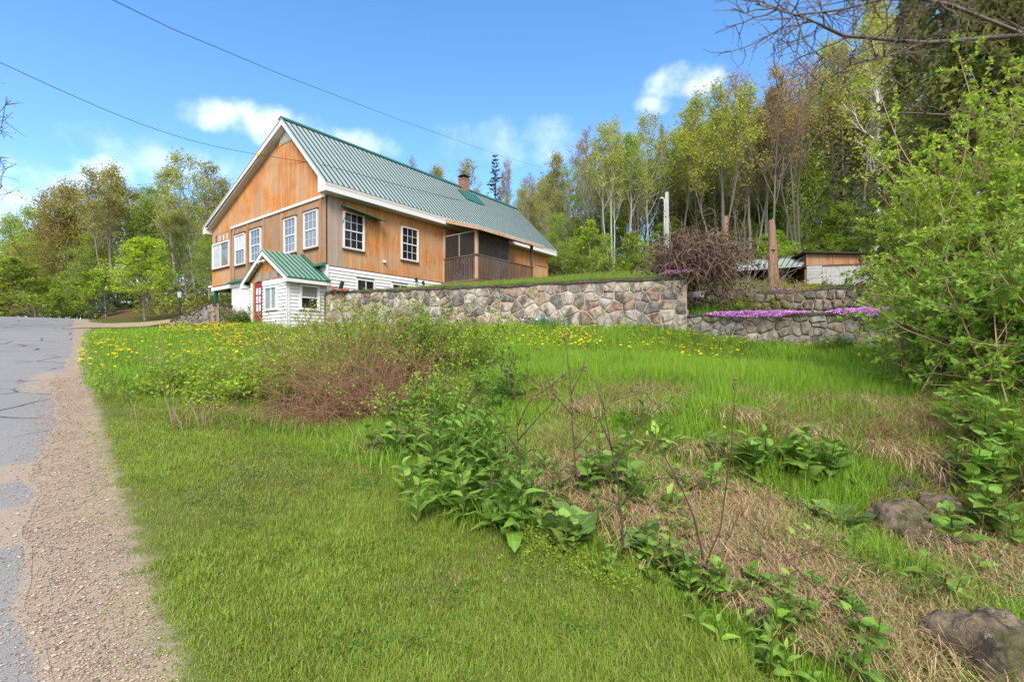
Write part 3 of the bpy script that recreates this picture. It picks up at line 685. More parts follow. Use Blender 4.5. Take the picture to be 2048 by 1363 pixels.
# porch roof
def porch_plane(s_e, h_e, s_r, h_r, t0, t1):
    sl = Vector((0, s_r-s_e, h_r-h_e)); n = Vector((0, -sl.z, sl.y)).normalized()
    if n.z < 0: n = -n
    p = MB().prism([(t0, s_e, h_e), (t1, s_e, h_e), (t1, s_r, h_r), (t0, s_r, h_r)], -n*.03, LH).obj('porch_roof', M_GRND, house)
    for i in range(9):
        x = t0+.02+i*(t1-t0-.06)/8; a, b = Vector((x, s_e, h_e))+n*.002, Vector((x, s_r, h_r))+n*.002
        MB().prism([a, a+Vector((.025, 0, 0)), b+Vector((.025, 0, 0)), b], n*.025, LH).obj('rib', M_GRN, p)
porch_plane(-.3, 2.38, 1.44, 3.46, -1.57, -.03); porch_plane(3.18, 2.38, 1.44, 3.46, -1.57, -.03)
MB().prism([(-.2, -.33, 2.42), (-.2, 1.44, 3.53), (-.2, 1.44, 3.49), (-.2, -.33, 2.38)], (.17, 0, 0), LH).obj('roof_flashing', M_GRND, house)
mb = MB()
for s_e, sg in ((-.26, 1), (3.14, -1)): mb.prism([(-1.56, s_e, 2.37), (-1.56, 1.44, 3.425), (-1.56, 1.44, 3.27), (-1.56, s_e+sg*.24, 2.37)], (.04, 0, 0), LH)
mb.obj('porch_rake', M_WH, house)
for s0, s1 in ((-.27, .02), (2.87, 3.15)): MB().box(-1.555, -.05, s0, s1, 2.235, 2.365, LH).obj('porch_eave', M_WH, house)
mb = MB()
for s_e, sg in ((.0, 1), (2.86, -1)): mb.prism([(-1.52, s_e, 2.5), (-1.52, 1.44, 3.3), (-1.52, 1.44, 3.285), (-1.52, s_e, 2.485)], (.14, 0, 0), LH)
mb.obj('porch_soffit', M_SOF, house)
for k, (a, dx) in enumerate(((1.62, -.1), (1.3, .12))):
    o = MB().tube([LPF(1.46, .06, 3.12), LPF(a, .16, 3.08), LPF(a+dx*-.2, .24, 3.02)], [.015, .03, .06], 8).obj('flood_light', M_WH, house, smooth=True)
# small fittings on the side wall
MB().tube([LR(2.44, .02, 3.46), LR(2.44, .06, 3.46)], .06, 10).tube([LR(2.44, .06, 3.46), LR(2.46, .14, 3.43)], [.045, .05], 10).obj('camera_housing', M_WH, house, smooth=True)
for t, h in ((4.03, 2.96), (4.42, 2.87)): MB().tube([LR(t, .03, h), LR(t, .1, h+.03), LR(t, .12, h-.1)], [.03, .05, .06], 8).obj('wall_lantern', M_BLACK, house)
# crooked metal awning over the near window
aw = MB()
aw.prism([(.55, .03, 5.22), (2.2, .03, 5.02), (2.28, .42, 4.93), (.62, .42, 5.1)], (0, .0, -.015), LR)
o = aw.obj('awning', M_GRND, house)
for i in range(8):
    f_ = i/7; MB().prism([(.57+f_*1.62, .035, 5.225-f_*.2), (.59+f_*1.62, .035, 5.225-f_*.2), (.67+f_*1.6, .415, 5.105-f_*.17), (.65+f_*1.6, .415, 5.105-f_*.17)], (0, 0, .02), LR).obj('rib', M_GRND, o)
MB().tube([LR(.6, .05, 4.6), LR(.62, .3, 4.9), LR(.64, .4, 5.08)], .012, 6).obj('awning_arm', M_BLACK, o); MB().tube([LR(1.55, .05, 4.7), LR(1.57, .3, 4.9), LR(1.6, .4, 4.96)], .012, 6).obj('awning_arm', M_BLACK, o)
# blue starry cushion on the deck
def m_star(b):
    p = b.co(); v = b.voro(p, 11); return b.pbr(b.mix(b.step(v, .2, .26), (.7, .7, .72), (.015, .03, .11)), .9)
# ------------------------------------------------------------------ things round the house
def m_stone(b):
    p = b.pos(); c = b.objcol(); n = b.noise(p, 6, 8, .7); f = b.noise(p, 45, 6, .75); st = b.noise(b.mapping(p, (1, 1, .6)), 4.2, 6, .68)
    cc = b.mix(b.step(n, .36, .66), b.mix(.45, c, (.02, .02, .02)), b.mix(.2, c, (.6, .52, .42)))
    cc = b.mix(b.math('MULTIPLY', b.step(st, .5, .62), .75), cc, (.055, .045, .036))
    cc = b.mix(b.math('MULTIPLY', b.step(f, .58, .75), .5), cc, (.07, .065, .06))
    return b.pbr(cc, .88, b.bump(b.math('ADD', n, b.math('MULTIPLY', f, .4)), .7, .05), spec=.2)
def m_mortar(b):
    p = b.co(); n = b.noise(p, 4, 6, .65); f = b.noise(p, 70, 4)
    return b.pbr(b.ramp(n, (.3, (.2, .16, .125)), (.5, (.4, .32, .25)), (.75, (.48, .4, .32))), .95, b.bump(f, .6, .02), spec=.1)
M_STONE = mat('field_stone', m_stone); M_MORTAR = mat('mortar', m_mortar)
M_ROCK = M_STONE
STONE_COLS = [tuple(.88*v_+.12*sum(c_)/3 for v_ in c_) for c_ in [(.44, .385, .32), (.47, .4, .31), (.38, .34, .295), (.4, .29, .19), (.22, .22, .21), (.12, .13, .14), (.3, .18, .12), (.5, .45, .385), (.33, .29, .245), (.46, .36, .25), (.42, .37, .3), (.4, .36, .32), (.14, .145, .15), (.17, .15, .13), (.36, .25, .15), (.5, .47, .42)]]
def clip_poly(poly, px, py, nx, ny):          # keep the side where (p-q).n <= 0
    r = []; m = len(poly)
    for i in range(m):
        a, b = poly[i], poly[(i+1) % m]; da = (a[0]-px)*nx+(a[1]-py)*ny; db = (b[0]-px)*nx+(b[1]-py)*ny
        if da <= 0: r.append(a)
        if da*db < 0: t = da/(da-db); r.append((a[0]+(b[0]-a[0])*t, a[1]+(b[1]-a[1])*t))
    return r
def stone_cells(L, top, bot, size, rg):
    """irregular cells for a wall of length L; size(w) = typical stone height"""
    seeds = []; w = 0
    h0, h1 = min(bot(0), bot(L)), max(top(0), top(L/2), top(L))
    y = h0
    rows = []
    while y < h1+.1:
        s = size(L/2)*rg.uniform(.85, 1.2); rows.append((y, s)); y += s
    for k, (y, s) in enumerate(rows):
        w = -rg.uniform(0, s)
        while w < L+.2:
            sc = size(min(max(w, 0), L))/size(L/2); wd = s*sc*rg.choice([.6, .8, 1, 1.15, 1.4, 1.9])
            seeds.append((w+wd/2, y+s/2+rg.uniform(-.34, .34)*s)); 
            if wd > s*1.1 and rg.random() < .4: seeds.append((w+wd*.5+rg.uniform(-.3, .3)*s, y+s*rg.uniform(.05, .2)))
            w += wd
    cells = []
    for i, (x, y) in enumerate(seeds):
        if x < -.05 or x > L+.05: continue
        poly = [(max(0, x-1.4), y-1.2), (min(L, x+1.4), y-1.2), (min(L, x+1.4), y+1.2), (max(0, x-1.4), y+1.2)]
        for j, (u, v) in enumerate(seeds):
            if i == j or abs(u-x) > 1.8 or abs(v-y) > 1.6: continue
            poly = clip_poly(poly, (x+u)/2, (y+v)/2, u-x, v-y)
            if not poly: break
        if not poly: continue
        for f, sg in ((top, 1), (bot, -1)):
            xa, xb = min(p[0] for p in poly), max(p[0] for p in poly)
            if xb-xa < .03: poly = []; break
            sl = (f(xb)-f(xa))/(xb-xa); poly = clip_poly(poly, xa, f(xa), -sl*sg, sg)
            if len(poly) < 3: break
        if len(poly) >= 3: cells.append(poly)
    return cells
def stone_mesh(poly, joint, depth, rg, embed=.1):
    cx = sum(p[0] for p in poly)/len(poly); cy = sum(p[1] for p in poly)/len(poly)
    # knock every edge about, then round the corners once
    src = []
    for i in range(len(poly)):
        a, b = poly[i], poly[(i+1) % len(poly)]; ln_ = math.hypot(b[0]-a[0], b[1]-a[1])
        if ln_ < .03: continue
        src.append(a)
        if ln_ > .12: k = rg.uniform(.3, .7); o_ = rg.uniform(-.09, .07)*ln_; src.append((a[0]+(b[0]-a[0])*k+(a[1]-b[1])/ln_*-o_, a[1]+(b[1]-a[1])*k+(b[0]-a[0])/ln_*-o_))
    q = []
    for i in range(len(src)):
        a, b = src[i], src[(i+1) % len(src)]; k = rg.uniform(.08, .2); q += [(a[0]+(b[0]-a[0])*k, a[1]+(b[1]-a[1])*k), (b[0]+(a[0]-b[0])*k, b[1]+(a[1]-b[1])*k)]
    if len(q) < 4: return None
    r = min(math.hypot(p[0]-cx, p[1]-cy) for p in q)
    if r < joint*1.1: return None
    def ring(ins, z):
        o = []
        for x, y in q:
            d = math.hypot(x-cx, y-cy); k = max(.1, (d-ins)/d); o.append((cx+(x-cx)*k, z+(0 if z < 0 else rg.uniform(-.008, .008)), cy+(y-cy)*k))
        return o
    n = len(q); V = ring(joint*.6, -embed)+ring(joint*.55, depth*.35)+ring(joint*.7+min(.018, r*.12), depth*.85)+ring(r*.55, depth*rg.uniform(.95, 1.1))
    V.append((cx, depth*rg.uniform(.9, 1.15), cy)); fs = []
    for k in range(3): fs += [(k*n+i, k*n+(i+1) % n, (k+1)*n+(i+1) % n, (k+1)*n+i) for i in range(n)]
    fs += [(3*n+i, 3*n+(i+1) % n, 4*n) for i in range(n)]
    V = [(x-cx, y, z-cy) for x, y, z in V]
    return cx, cy, V, fs
def stone_wall(name, p0, p1, top, bot, size, thick, seed, label, joint=.022, depth=.05, cols=None, ends=True):
    """base line p0->p1 in world (viewed face on the right-hand side), top/bot give H over the run"""
    p0, p1 = Vector(p0), Vector(p1); L = (p1-p0).length; d = (p1-p0)/L; rg = random.Random(seed)
    wall = empty(name, (p0.x, p0.y, EYE), math.atan2(d.y, d.x))       # local x along, local -y towards the viewer
    tag(wall, label, 'wall')
    n = 60; rgn = random.Random(seed+5); tj = [rgn.uniform(-.02, .02) for _ in range(n+1)]
    V = []; 
    for i in range(n+1):
        x = L*i/n; tt = top(x)+tj[i]; V += [(x, 0, bot(x)-.3), (x, 0, tt), (x, thick, tt+.01), (x, thick, bot(x)-.3)]
    fs = [(i*4+k, (i+1)*4+k, (i+1)*4+(k+1) % 4, i*4+(k+1) % 4) for i in range(n) for k in range(4)]+[(3, 2, 1, 0), (n*4, n*4+1, n*4+2, n*4+3)]
    MB().add(V, fs).obj('mortar_core', M_MORTAR, wall)
    V = []                                                           # dark, weathered coping edge
    for i in range(n+1):
        x = L*i/n; tt = top(x)+tj[i]; j = rgn.uniform(0, .03); V += [(x, -.045-j, tt-.02-j), (x, -.04-j, tt+.035), (x, thick*.8, tt+.04), (x, thick*.8, tt-.02)]
    MB().add(V, fs).obj('coping', mat('dark_coping', lambda b: b.pbr(b.ramp(b.noise(b.co(), 12, 6, .7), (.35, (.03, .028, .024)), (.6, (.1, .085, .065)), (.75, (.09, .1, .045))), .95, b.bump(b.noise(b.co(), 30, 4), .8, .03))), wall)
    cnt = 0
    for poly in stone_cells(L, lambda w: top(w)-.03, bot, size, rg):
        s = stone_mesh(poly, joint*rg.uniform(.7, 1.4), depth*rg.uniform(.6, 1.3), rg)
        if not s: continue
        cx, cy, V, fs = s; me = bpy.data.meshes.new('stone'); me.from_pydata([(x, -y, z) for x, y, z in V], [], [f[::-1] for f in fs]); me.materials.append(M_STONE)
        me.polygons.foreach_set('use_smooth', [True]*len(me.polygons)); me.update()
        o = link('stone', me, wall, rg.choice(cols or STONE_COLS)); o.location = (cx, 0, cy); cnt += 1
    if ends:
        for i in range(6):
            s = stone_mesh([(0, 0), (.25, .02), (.28, .2), (.02, .22)], .02, .05, rg)
            cx, cy, V, fs = s; me = bpy.data.meshes.new('stone'); me.from_pydata([(y, x, z) for x, y, z in V], [], [f[::-1] for f in fs]); me.materials.append(M_STONE); me.polygons.foreach_set('use_smooth', [True]*len(me.polygons)); me.update()
            o = link('stone', me, wall, rg.choice(cols or STONE_COLS)); o.location = (L, .14+(i % 2)*.25, bot(L)+.2+(i//2)*.35)
    print(name, cnt); return wall
A_, B_ = Vector((-6.47, 16.82)), Vector((4.8, 13.27)); LW = (B_-A_).length
stone_wall('retaining_wall', A_, B_, lambda w: 1.985+.012*math.sin(w*.8), lambda w: .62-.03*w*(w > 6)-.012*w, lambda w: .185+.135*min(1, max(0, (w-3.5)/2.5)), .45, 3,
           'long grey fieldstone retaining wall running from the porch below the house lawn', joint=.026, depth=.028)
C_ = B_+Vector((.954, -.301))*7.5
stone_wall('garden_wall', B_+Vector((.03, .12)), C_+Vector((.03, .12)), lambda w: .95-.014*w+.02*math.sin(w*2.1), lambda w: .12-.03*w, lambda w: .27, .4, 8,
           'low dark fieldstone garden wall topped with purple flower mats', joint=.02, cols=[(.2, .2, .2), (.3, .28, .25), (.4, .38, .34), (.14, .15, .16), (.25, .2, .15), (.33, .3, .26)], ends=False)
R0, R1 = Vector((5.8, 16.35)), Vector((13.2, 14.6))
stone_wall('rock_wall', R0, R1, lambda w: 1.98+.07*math.sin(w*1.7)-.02*w, lambda w: 1.0, lambda w: .3, .5, 21,
           'rough dark boulder wall at the back of the flower bed under the shed', joint=.025, depth=.1, cols=[(.17, .14, .11), (.22, .19, .16), (.13, .12, .1), (.26, .22, .18), (.2, .15, .1)], ends=False)
# low wall left of the cellar panel, with a pillar-like return under the green post
lw0 = P3(342, 655, 21.6); lw1 = P3(421, 658, 20.2)
stone_wall('drive_wall', (lw0.x, lw0.y), (lw1.x, lw1.y), lambda w: 1.28+.23*w, lambda w: .85, lambda w: .24, .35, 31,
           'small dark stone wall beside the drive with mossy top', joint=.015, cols=[(.2, .18, .16), (.26, .24, .22), (.15, .14, .13), (.3, .25, .2)], ends=False)
lw2 = P3(464, 655, 21.3)
stone_wall('pillar_wall', (lw1.x+.02, lw1.y+.06), (lw2.x, lw2.y), lambda w: 1.93, lambda w: .85, lambda w: .24, .4, 33,
           'short tan and rust stone wall under the green post of the house', joint=.02, cols=[(.4, .25, .14), (.45, .33, .22), (.48, .44, .38), (.34, .2, .12), (.3, .28, .26), (.5, .4, .28)], ends=False)

# shed with open carport
sp = thit(1612, 573, 20); sd = sp.y
shed = empty('shed', sp, math.radians(-14)); tag(shed, 'low weathered shed with green carport roof at the edge of the woods', 'shed')
k = sd/F                                      # metres per photograph pixel there
def m_peel(b):
    p = b.co(); n = b.noise(b.mapping(p, (2, 2, 14)), 1.5, 5, .7); m2 = b.noise(p, 3, 6, .7)
    return b.pbr(b.mix(b.step(m2, .55, .7), b.mix(n, (.3, .295, .29), (.42, .415, .41)), (.15, .12, .1)), .85)
M_PEEL = mat('peeling_boards', m_peel)
Wd, Hs = 128*k, 66*k
for i in range(7): MB().box(.05, Wd*.22, -.02, .03, .0+i*.2, .19+i*.2, None).obj('board', M_PEEL, shed)
for i in range(7): MB().box(Wd*.76, Wd, -.02, .03, .0+i*.2, .19+i*.2, None).obj('board', M_PEEL, shed)
for i in range(9): x = Wd*.225+i*Wd*.0592; MB().box(x, x+Wd*.057, -.015, .02, 0, 1.28, None).obj('door_board', M_PEEL, shed)
MB().box(0, Wd, .02, .06, 0, Hs*.95, None).obj('front_wall', M_BROWN, shed)
for i in range(22): x = i*Wd/22; MB().prism([(x+.006, .0, 1.42), (x+Wd/22-.006, .0, 1.42), (x+Wd/22-.006, .0, Hs-.28*(i+1)/22), (x+.006, .0, Hs-.28*i/22)], (0, -.022, 0)).obj('plank', M_BR, shed)
MB().prism([(-.25, -.35, Hs+.02), (Wd+.6, -.35, Hs-.33), (Wd+.6, 4, Hs-.2), (-.25, 4, Hs+.15)], (0, 0, .09)).obj('roof', M_BLACK, shed)
MB().box(Wd-.05, Wd, .06, 3.8, 0, Hs-.36).box(0, .05, .06, 3.8, 0, Hs-.05).box(0, Wd, 3.8, 3.85, 0, Hs-.3).obj('side_wall', M_BROWN, shed)
cl0 = -152*k
def loc_(px, py, dd):                         # a point of the carport in the shed's own frame
    v = P3(px, py, dd)-sp; a = math.radians(14); return Vector((v.x*math.cos(a)-v.y*math.sin(a), v.x*math.sin(a)+v.y*math.cos(a), v.z))
q1, q2, q3, q4 = loc_(1462, 541, sd-.2), loc_(1604, 531, sd-.9), loc_(1624, 507, sd+3.4), loc_(1462, 524, sd+4.2)
cr = MB().prism([q1, q2, q3, q4], (0, 0, -.05)).obj('carport_roof', M_GRN, shed)
for i in range(14):
    f_ = i/13; a = q1.lerp(q2, f_)+Vector((0, 0, .003)); b_ = q4.lerp(q3, f_)+Vector((0, 0, .003))
    MB().prism([a, a+Vector((.04, 0, 0)), b_+Vector((.04, 0, 0)), b_], (0, 0, .04)).obj('rib', M_RIB, cr)
cl0 = q1.x
for x in (cl0+.1, cl0*.5, -.02): MB().box(x-.07, x+.07, .0, .14, -.3, Hs*.52).obj('post', M_BROWN, shed)
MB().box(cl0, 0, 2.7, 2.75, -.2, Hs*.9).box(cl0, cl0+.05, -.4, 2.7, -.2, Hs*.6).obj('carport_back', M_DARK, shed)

# posts and poles on the terrace
def pole(name, px, py0, py1, d, r0, r1, m, label, lean=0, k=8, top=None):
    a, b_ = P3(px, py0, d), P3(px+lean, py1, d); a.z = min(a.z, tz(a.x, a.y))-.1
    o = MB().tube([(0, 0, 0), *( (b_-a)*f_ + Vector((random.uniform(-.01, .01), 0, 0)) for f_ in (.3, .6, .85, 1))], [r0, r0*.95+r1*.05, (r0+r1)/2, r1, r1*.85], k).obj(name, m, None)
    o.location = a; return tag(o, label, 'post')
M_POST = mat('split_post', m_wood((.22, .12, .07), (.08, .045, .03), (.26, .2, .16), .05))
pole('split_post', 1548, 588, 440, 18, .19, .13, M_POST, 'tall split brown post standing in front of the carport', -5, 9)
pole('split_post', 1451, 560, 433, 21, .14, .12, M_POST, 'grey-brown post stub rising out of the dead brown thicket', 0, 7)
pole('white_pole', 1334, 560, 384, 22, .1, .09, M_CONC, 'pale square pole standing behind the dead brown thicket', 0, 4)
pp = P3(1329, 560, 21.8); pp.z = tz(pp.x, pp.y)
q_ = [Vector((0, 0, 0)), Vector((0, 0, 2.6)), Vector((.01, 0, 3.45)), Vector((-.03, 0, 3.62)), Vector((-.12, 0, 3.68)), Vector((-.2, 0, 3.62))]
zt = P3(1329, 398, 21.8).z-pp.z
o = MB().tube([Vector((p.x, p.y, p.z*zt/3.62)) for p in q_], .045, 8).obj('vent_stack', M_GALV, None, smooth=True); o.location = pp; tag(o, 'thin grey hooked pipe beside the pale pole behind the thicket', 'pipe')
# drain pipe end
p = P3(1385, 592, 14.3); mb = MB(); o = None
V = []; kk_ = 14
for y, r in ((1.0, .09), (0, .09), (0, .068), (1.0, .068)):
    V += [(r*math.cos(2*math.pi*j/kk_), y, r*math.sin(2*math.pi*j/kk_)) for j in range(kk_)]
o = MB().add(V, [(a*kk_+j, a*kk_+(j+1) % kk_, (a+1)*kk_+(j+1) % kk_, (a+1)*kk_+j) for a in range(3) for j in range(kk_)]).obj('drain_pipe', M_CONC, None, smooth=True)
o.location = P3(1405, 588, 13.6); o.rotation_euler = (0.05, 0, math.radians(25)); tag(o, 'round grey drain pipe poking out past the stone wall end', 'pipe')
# lamp post by the drive
lp = P3(360, 640, 23.5); lp.z = gz(lp.x, lp.y); ht = P3(360, 579, 23.5).z-lp.z
lamp = empty('lamp_post', lp); tag(lamp, 'black lamp post by the drive left of the house', 'lamp post')
MB().tube([(0, 0, -.1), (0, 0, ht-.42)], .035, 8).obj('post', M_BLACK, lamp)
MB().tube([(0, 0, ht-.42), (0, 0, ht-.38), (0, 0, ht-.1)], [.05, .09, .12], 6).obj('lantern_glass', G_BLIND, lamp)
MB().tube([(0, 0, ht-.1), (0, 0, ht-.07), (0, 0, ht+.05)], [.14, .13, .02], 6).obj('cap', M_BLACK, lamp)
# leaning black pipe and loose bricks on the wall end
p = P3(676, 586, 16.9); o = MB().tube([(0, 0, 0), (.16, 0, .55)], .07, 10).obj('stove_pipe', M_BLACK, None); o.location = (p.x, p.y, tz(p.x, p.y)); tag(o, 'black stove pipe leaning near the house corner on the stone wall', 'pipe')
M_BRK = mat('loose_brick', m_plain((.35, .1, .05), .9))
for i, (px, dz, rz) in enumerate(((664, 0, .2), (671, 0, .9), (681, 0, -.3), (692, 0, .5), (668, .07, .1))):
    p = P3(px, 587, 16.62-.06*i); o = MB().box(-.1, .1, -.05, .05, 0, .065).obj('brick', M_BRK, None, bevel=.006); o.location = (p.x, p.y, 1.985+EYE+.035+dz); o.rotation_euler = (0, 0, rz)
    tag(o, 'loose red brick lying on the house end of the stone wall', 'brick', 'loose bricks on the wall end')
# plank on the ground before the cellar panel
p = ghit(455, 654); o = MB().box(-1.0, 1.0, -.06, .06, .06, .12).obj('timber_plank', M_BROWN, None, bevel=.01); o.location = p; o.rotation_euler = (0, 0, math.radians(8)); tag(o, 'dark plank lying in the dandelions before the grey cellar panel', 'plank')
# overhead wires
def wire(pts, r, label, sag=0):
    P = [P3(*q) for q in pts]; Q = []
    for i in range(len(P)-1):
        for j in range(8): Q.append(P[i].lerp(P[i+1], j/8))
    Q.append(P[-1]); o = MB().tube(Q, r, 5).obj('power_line', M_BLACK, None, smooth=True); return tag(o, label, 'cable')
wire([(120, -60, 7), (225, 0, 8), (340, 56, 10), (560, 148, 15), (800, 240, 24), (1000, 311, 38), (1085, 335, 48)], .0075, 'upper black wire sagging across the sky above the roof ridge')
ins = house.matrix_basis  # placed after the parent transform below
ip = CORNER+UU*-.33+VV*4.35; IP = Vector((ip.x, ip.y, 7.84+EYE))
s0 = P3(0, 125, 11); Q = [s0.lerp(IP, f_)-Vector((0, 0, .35*math.sin(math.pi*f_))) for f_ in np.linspace(0, 1, 16)]
Q = [s0+(s0-IP)*.5]+Q
tag(MB().tube(Q, .0075, 5).obj('service_wire', M_BLACK, None, smooth=True), 'lower black wire running from the left sky to the house gable', 'cable')
o = MB().tube([(0, -.02, -.06), (0, 0, 0), (0, .02, .07)], [.04, .06, .03], 8).tube([(-.09, 0, .03), (0, 0, 0), (.08, 0, .05)], [.02, .03, .02], 6).obj('insulator', M_YEL, None); o.location = IP; tag(o, 'yellow wire clamp under the gable rake of the house', 'clamp')
Q = [IP, P3(650, 330, 17.2), P3(800, 371, 20), P3(930, 403, 24.5), P3(1015, 424, 29)]
tag(MB().tube(Q, .010, 5).obj('roof_wire', M_BLACK, None, smooth=True), 'thin dark wire strung over the green house roof', 'cable')
# blue star-patterned cushion on the deck
cx_, cy_ = hxy(6.0, -.75); o = MB().box(-.5, .5, -.05, .05, 0, 1.05).obj('star_cloth', mat('star_cloth', m_star), None, bevel=.03); o.location = (cx_, cy_, 3.03+EYE); o.rotation_euler = (.12, 0, math.atan2(UU.y, UU.x)+math.radians(90))
tag(o, 'dark blue cloth with white stars behind the deck railing', 'cloth')
# ------------------------------------------------------------------ vegetation: builders
def m_leafmat(trans=.48, var=.55, yel=.35):
    def f(b):
        c = b.objcol(); r = b.attr('rnd')
        k = b.math('ADD', 1-var*.5, b.math('MULTIPLY', r, var))
        q = b.n('ShaderNodeVectorMath', operation='SCALE'); b.put(q.inputs[0], c); b.put(q.inputs['Scale'], k)
        hs = b.n('ShaderNodeHueSaturation'); b.put(hs.inputs['Color'], q.outputs[0]); b.put(hs.inputs['Hue'], b.math('ADD', .5-.02*yel*2, b.math('MULTIPLY', b.math('FRACT', b.math('MULTIPLY', r, 7.3)), .08*yel)))
        return b.leaf(hs.outputs[0], trans)
    return f
M_LEAF = mat('leaf', m_leafmat()); M_GRASS = mat('grass_blade', m_leafmat(.3, .7, .6)); M_HAY = mat('dry_grass', m_leafmat(.15, .7, .2))
def m_bark(b):
    c = b.objcol(); p = b.co(); n = b.noise(b.mapping(p, (1, 1, .25)), 14, 5, .7)
    return b.pbr(b.mix(n, b.mix(.6, c, (.01, .01, .01)), b.mix(.15, c, (.7, .68, .62))), .9, b.bump(n, .6, .03), spec=.15)
M_BARK = mat('bark', m_bark)
def m_birch(b):
    p = b.co(); n = b.noise(b.mapping(p, (1, 1, 7)), 1.6, 5, .7)
    return b.pbr(b.mix(b.step(n, .56, .64), (.62, .6, .56), (.04, .035, .03)), .8)
M_BIRCH = mat('birch_bark', m_birch)
def tubes_np(segs, k=5):
    S = np.array(segs, float); p0, p1, r0, r1 = S[:, :3], S[:, 3:6], S[:, 6], S[:, 7]
    t = p1-p0; t /= np.linalg.norm(t, axis=1, keepdims=True)+1e-9
    ref = np.where(np.abs(t[:, 2:3]) < .9, np.array([[0, 0, 1.]]), np.array([[1., 0, 0]])); a = np.cross(t, ref); a /= np.linalg.norm(a, axis=1, keepdims=True)+1e-9; b = np.cross(t, a)
    th = 2*np.pi*np.arange(k)/k; c = np.cos(th)[None, :, None]*a[:, None]+np.sin(th)[None, :, None]*b[:, None]
    V = np.stack([p0[:, None]+c*r0[:, None, None], p1[:, None]+c*r1[:, None, None]], 1).reshape(-1, 3)
    base = (np.arange(len(S))*2*k)[:, None]; j = np.arange(k)[None]; jn = (np.arange(k)+1) % k
    q = np.stack([base+j, base+jn[None], base+k+jn[None], base+k+j], -1).reshape(-1, 4)
    return V, q
def leaf_quads(P, size, rg, aspect=.6, flat=0.0, dirs=None):
    n = len(P); a = rg.normal(size=(n, 3)) if dirs is None else dirs+rg.normal(size=(n, 3))*.45
    if flat: a[:, 2] *= (1-flat)
    a /= np.linalg.norm(a, axis=1, keepdims=True)+1e-9
    r = rg.normal(size=(n, 3)); r[:, 2] *= (1-flat*.8); b = np.cross(a, r)
    if flat: b = np.cross(a, np.array([0, 0, 1.])+rg.normal(size=(n, 3))*(1-flat))
    b /= np.linalg.norm(b, axis=1, keepdims=True)+1e-9
    s = (size*rg.uniform(.6, 1.3, n))[:, None]
    V = np.stack([P-a*s*.5, P+b*s*aspect*.5-a*s*.08, P+a*s*.5, P-b*s*aspect*.5-a*s*.08], 1).reshape(-1, 3)
    return V, np.arange(4*n).reshape(n, 4), np.repeat(rg.uniform(0, 1, n), 4)
def norm(v): return v/(np.linalg.norm(v)+1e-9)
def branch(rg, segs, p, d, L, r, n, up, wob, rend=.35):
    """random curved limb; returns its points and directions"""
    pts = [p]; ds = [d]
    for i in range(n):
        d = norm(d+np.array([0, 0, up])+rg.normal(size=3)*wob); q = p+d*L/n
        segs.append((*p, *q, r*(1-(1-rend)*i/n), r*(1-(1-rend)*(i+1)/n))); p = q; pts.append(p); ds.append(d)
    return pts, ds
def deciduous(seed, H=1.0, r0=.009, cb=.45, spread=.28, nb=16, el=(35, 60), fork=0, sub=5, tw=3, wob=.1, lean=0.03, twig_r=.0012):
    """a unit-height tree skeleton -> segments, twig tips"""
    rg = np.random.default_rng(seed); segs = []; tips = []
    stems = [(np.zeros(3), norm(np.array([rg.normal()*lean, rg.normal()*lean, 1])), H, r0)]
    for f in range(fork): az = rg.uniform(0, 6.28); stems.append((np.array([math.cos(az)*.012, math.sin(az)*.012, 0]), norm(np.array([math.cos(az)*.16, math.sin(az)*.16, 1])), H*rg.uniform(.8, .97), r0*.8))
    for p, d, Hs_, rr in stems:
        pts, ds = branch(rg, segs, p, d, Hs_, rr, 12, .02, .035, .12)
        az = rg.uniform(0, 6)
        for i in range(nb):
            f = cb+(1-cb)*(i+.5)/nb; x = f*12; k = min(int(x), 11); q = pts[k]+(pts[k+1]-pts[k])*(x-k)
            az += 2.4+rg.normal()*.4; e = math.radians(rg.uniform(*el)+12*f)
            L = spread*Hs_*(1.15-.85*(f-cb)/(1-cb))*rg.uniform(.65, 1.25)
            bp, bd = branch(rg, segs, q, np.array([math.cos(az)*math.cos(e), math.sin(az)*math.cos(e), math.sin(e)]), L, max(rr*(1-f)*.55, twig_r*1.8), 5, .1, wob, .3)
            for j in range(sub):
                g = .25+.75*(j+rg.uniform(0, 1))/sub; y = min(g*5, 4.99); kk = int(y); q2 = bp[kk]+(bp[kk+1]-bp[kk])*(y-kk)
                d2 = norm(bd[kk]+rg.normal(size=3)*.55); L2 = L*rg.uniform(.25, .5)*(1.2-.5*g)
                sp_, sd_ = branch(rg, segs, q2, d2, L2, twig_r*1.4, 2, .06, .2, .5)
                for t in range(tw):
                    d3 = norm(sd_[-1]+rg.normal(size=3)*.6); q3 = sp_[1]+(sp_[2]-sp_[1])*rg.uniform(0, 1); e3 = q3+d3*L2*rg.uniform(.3, .6)
                    segs.append((*q3, *e3, twig_r, twig_r*.5)); tips.append((q3+e3)/2); tips.append(e3)
                tips.append(sp_[-1])
    return segs, np.array(tips)
def crown_mesh(name, tips, per, sig, size, seed, aspect=.65, flat=0.0, extra=None):
    rg = np.random.default_rng(seed); P = np.repeat(tips, per, 0)+rg.normal(size=(len(tips)*per, 3))*sig
    if extra is not None: P = np.concatenate([P, extra])
    V, q, r = leaf_quads(P, size, rg, aspect, flat)
    return np_mesh(name, V, quads=q, attrs={'rnd': r}, mats=[M_LEAF])
def trunk_mesh(name, segs, k=5, m=None):
    V, q = tubes_np(segs, k); return np_mesh(name, V, quads=q, smooth=True, mats=[m or M_BARK])
PROTO = {}
def add_proto(key, segs, crown, m=None): PROTO[key] = (trunk_mesh(key+'_trunk', segs, 5, m), crown)
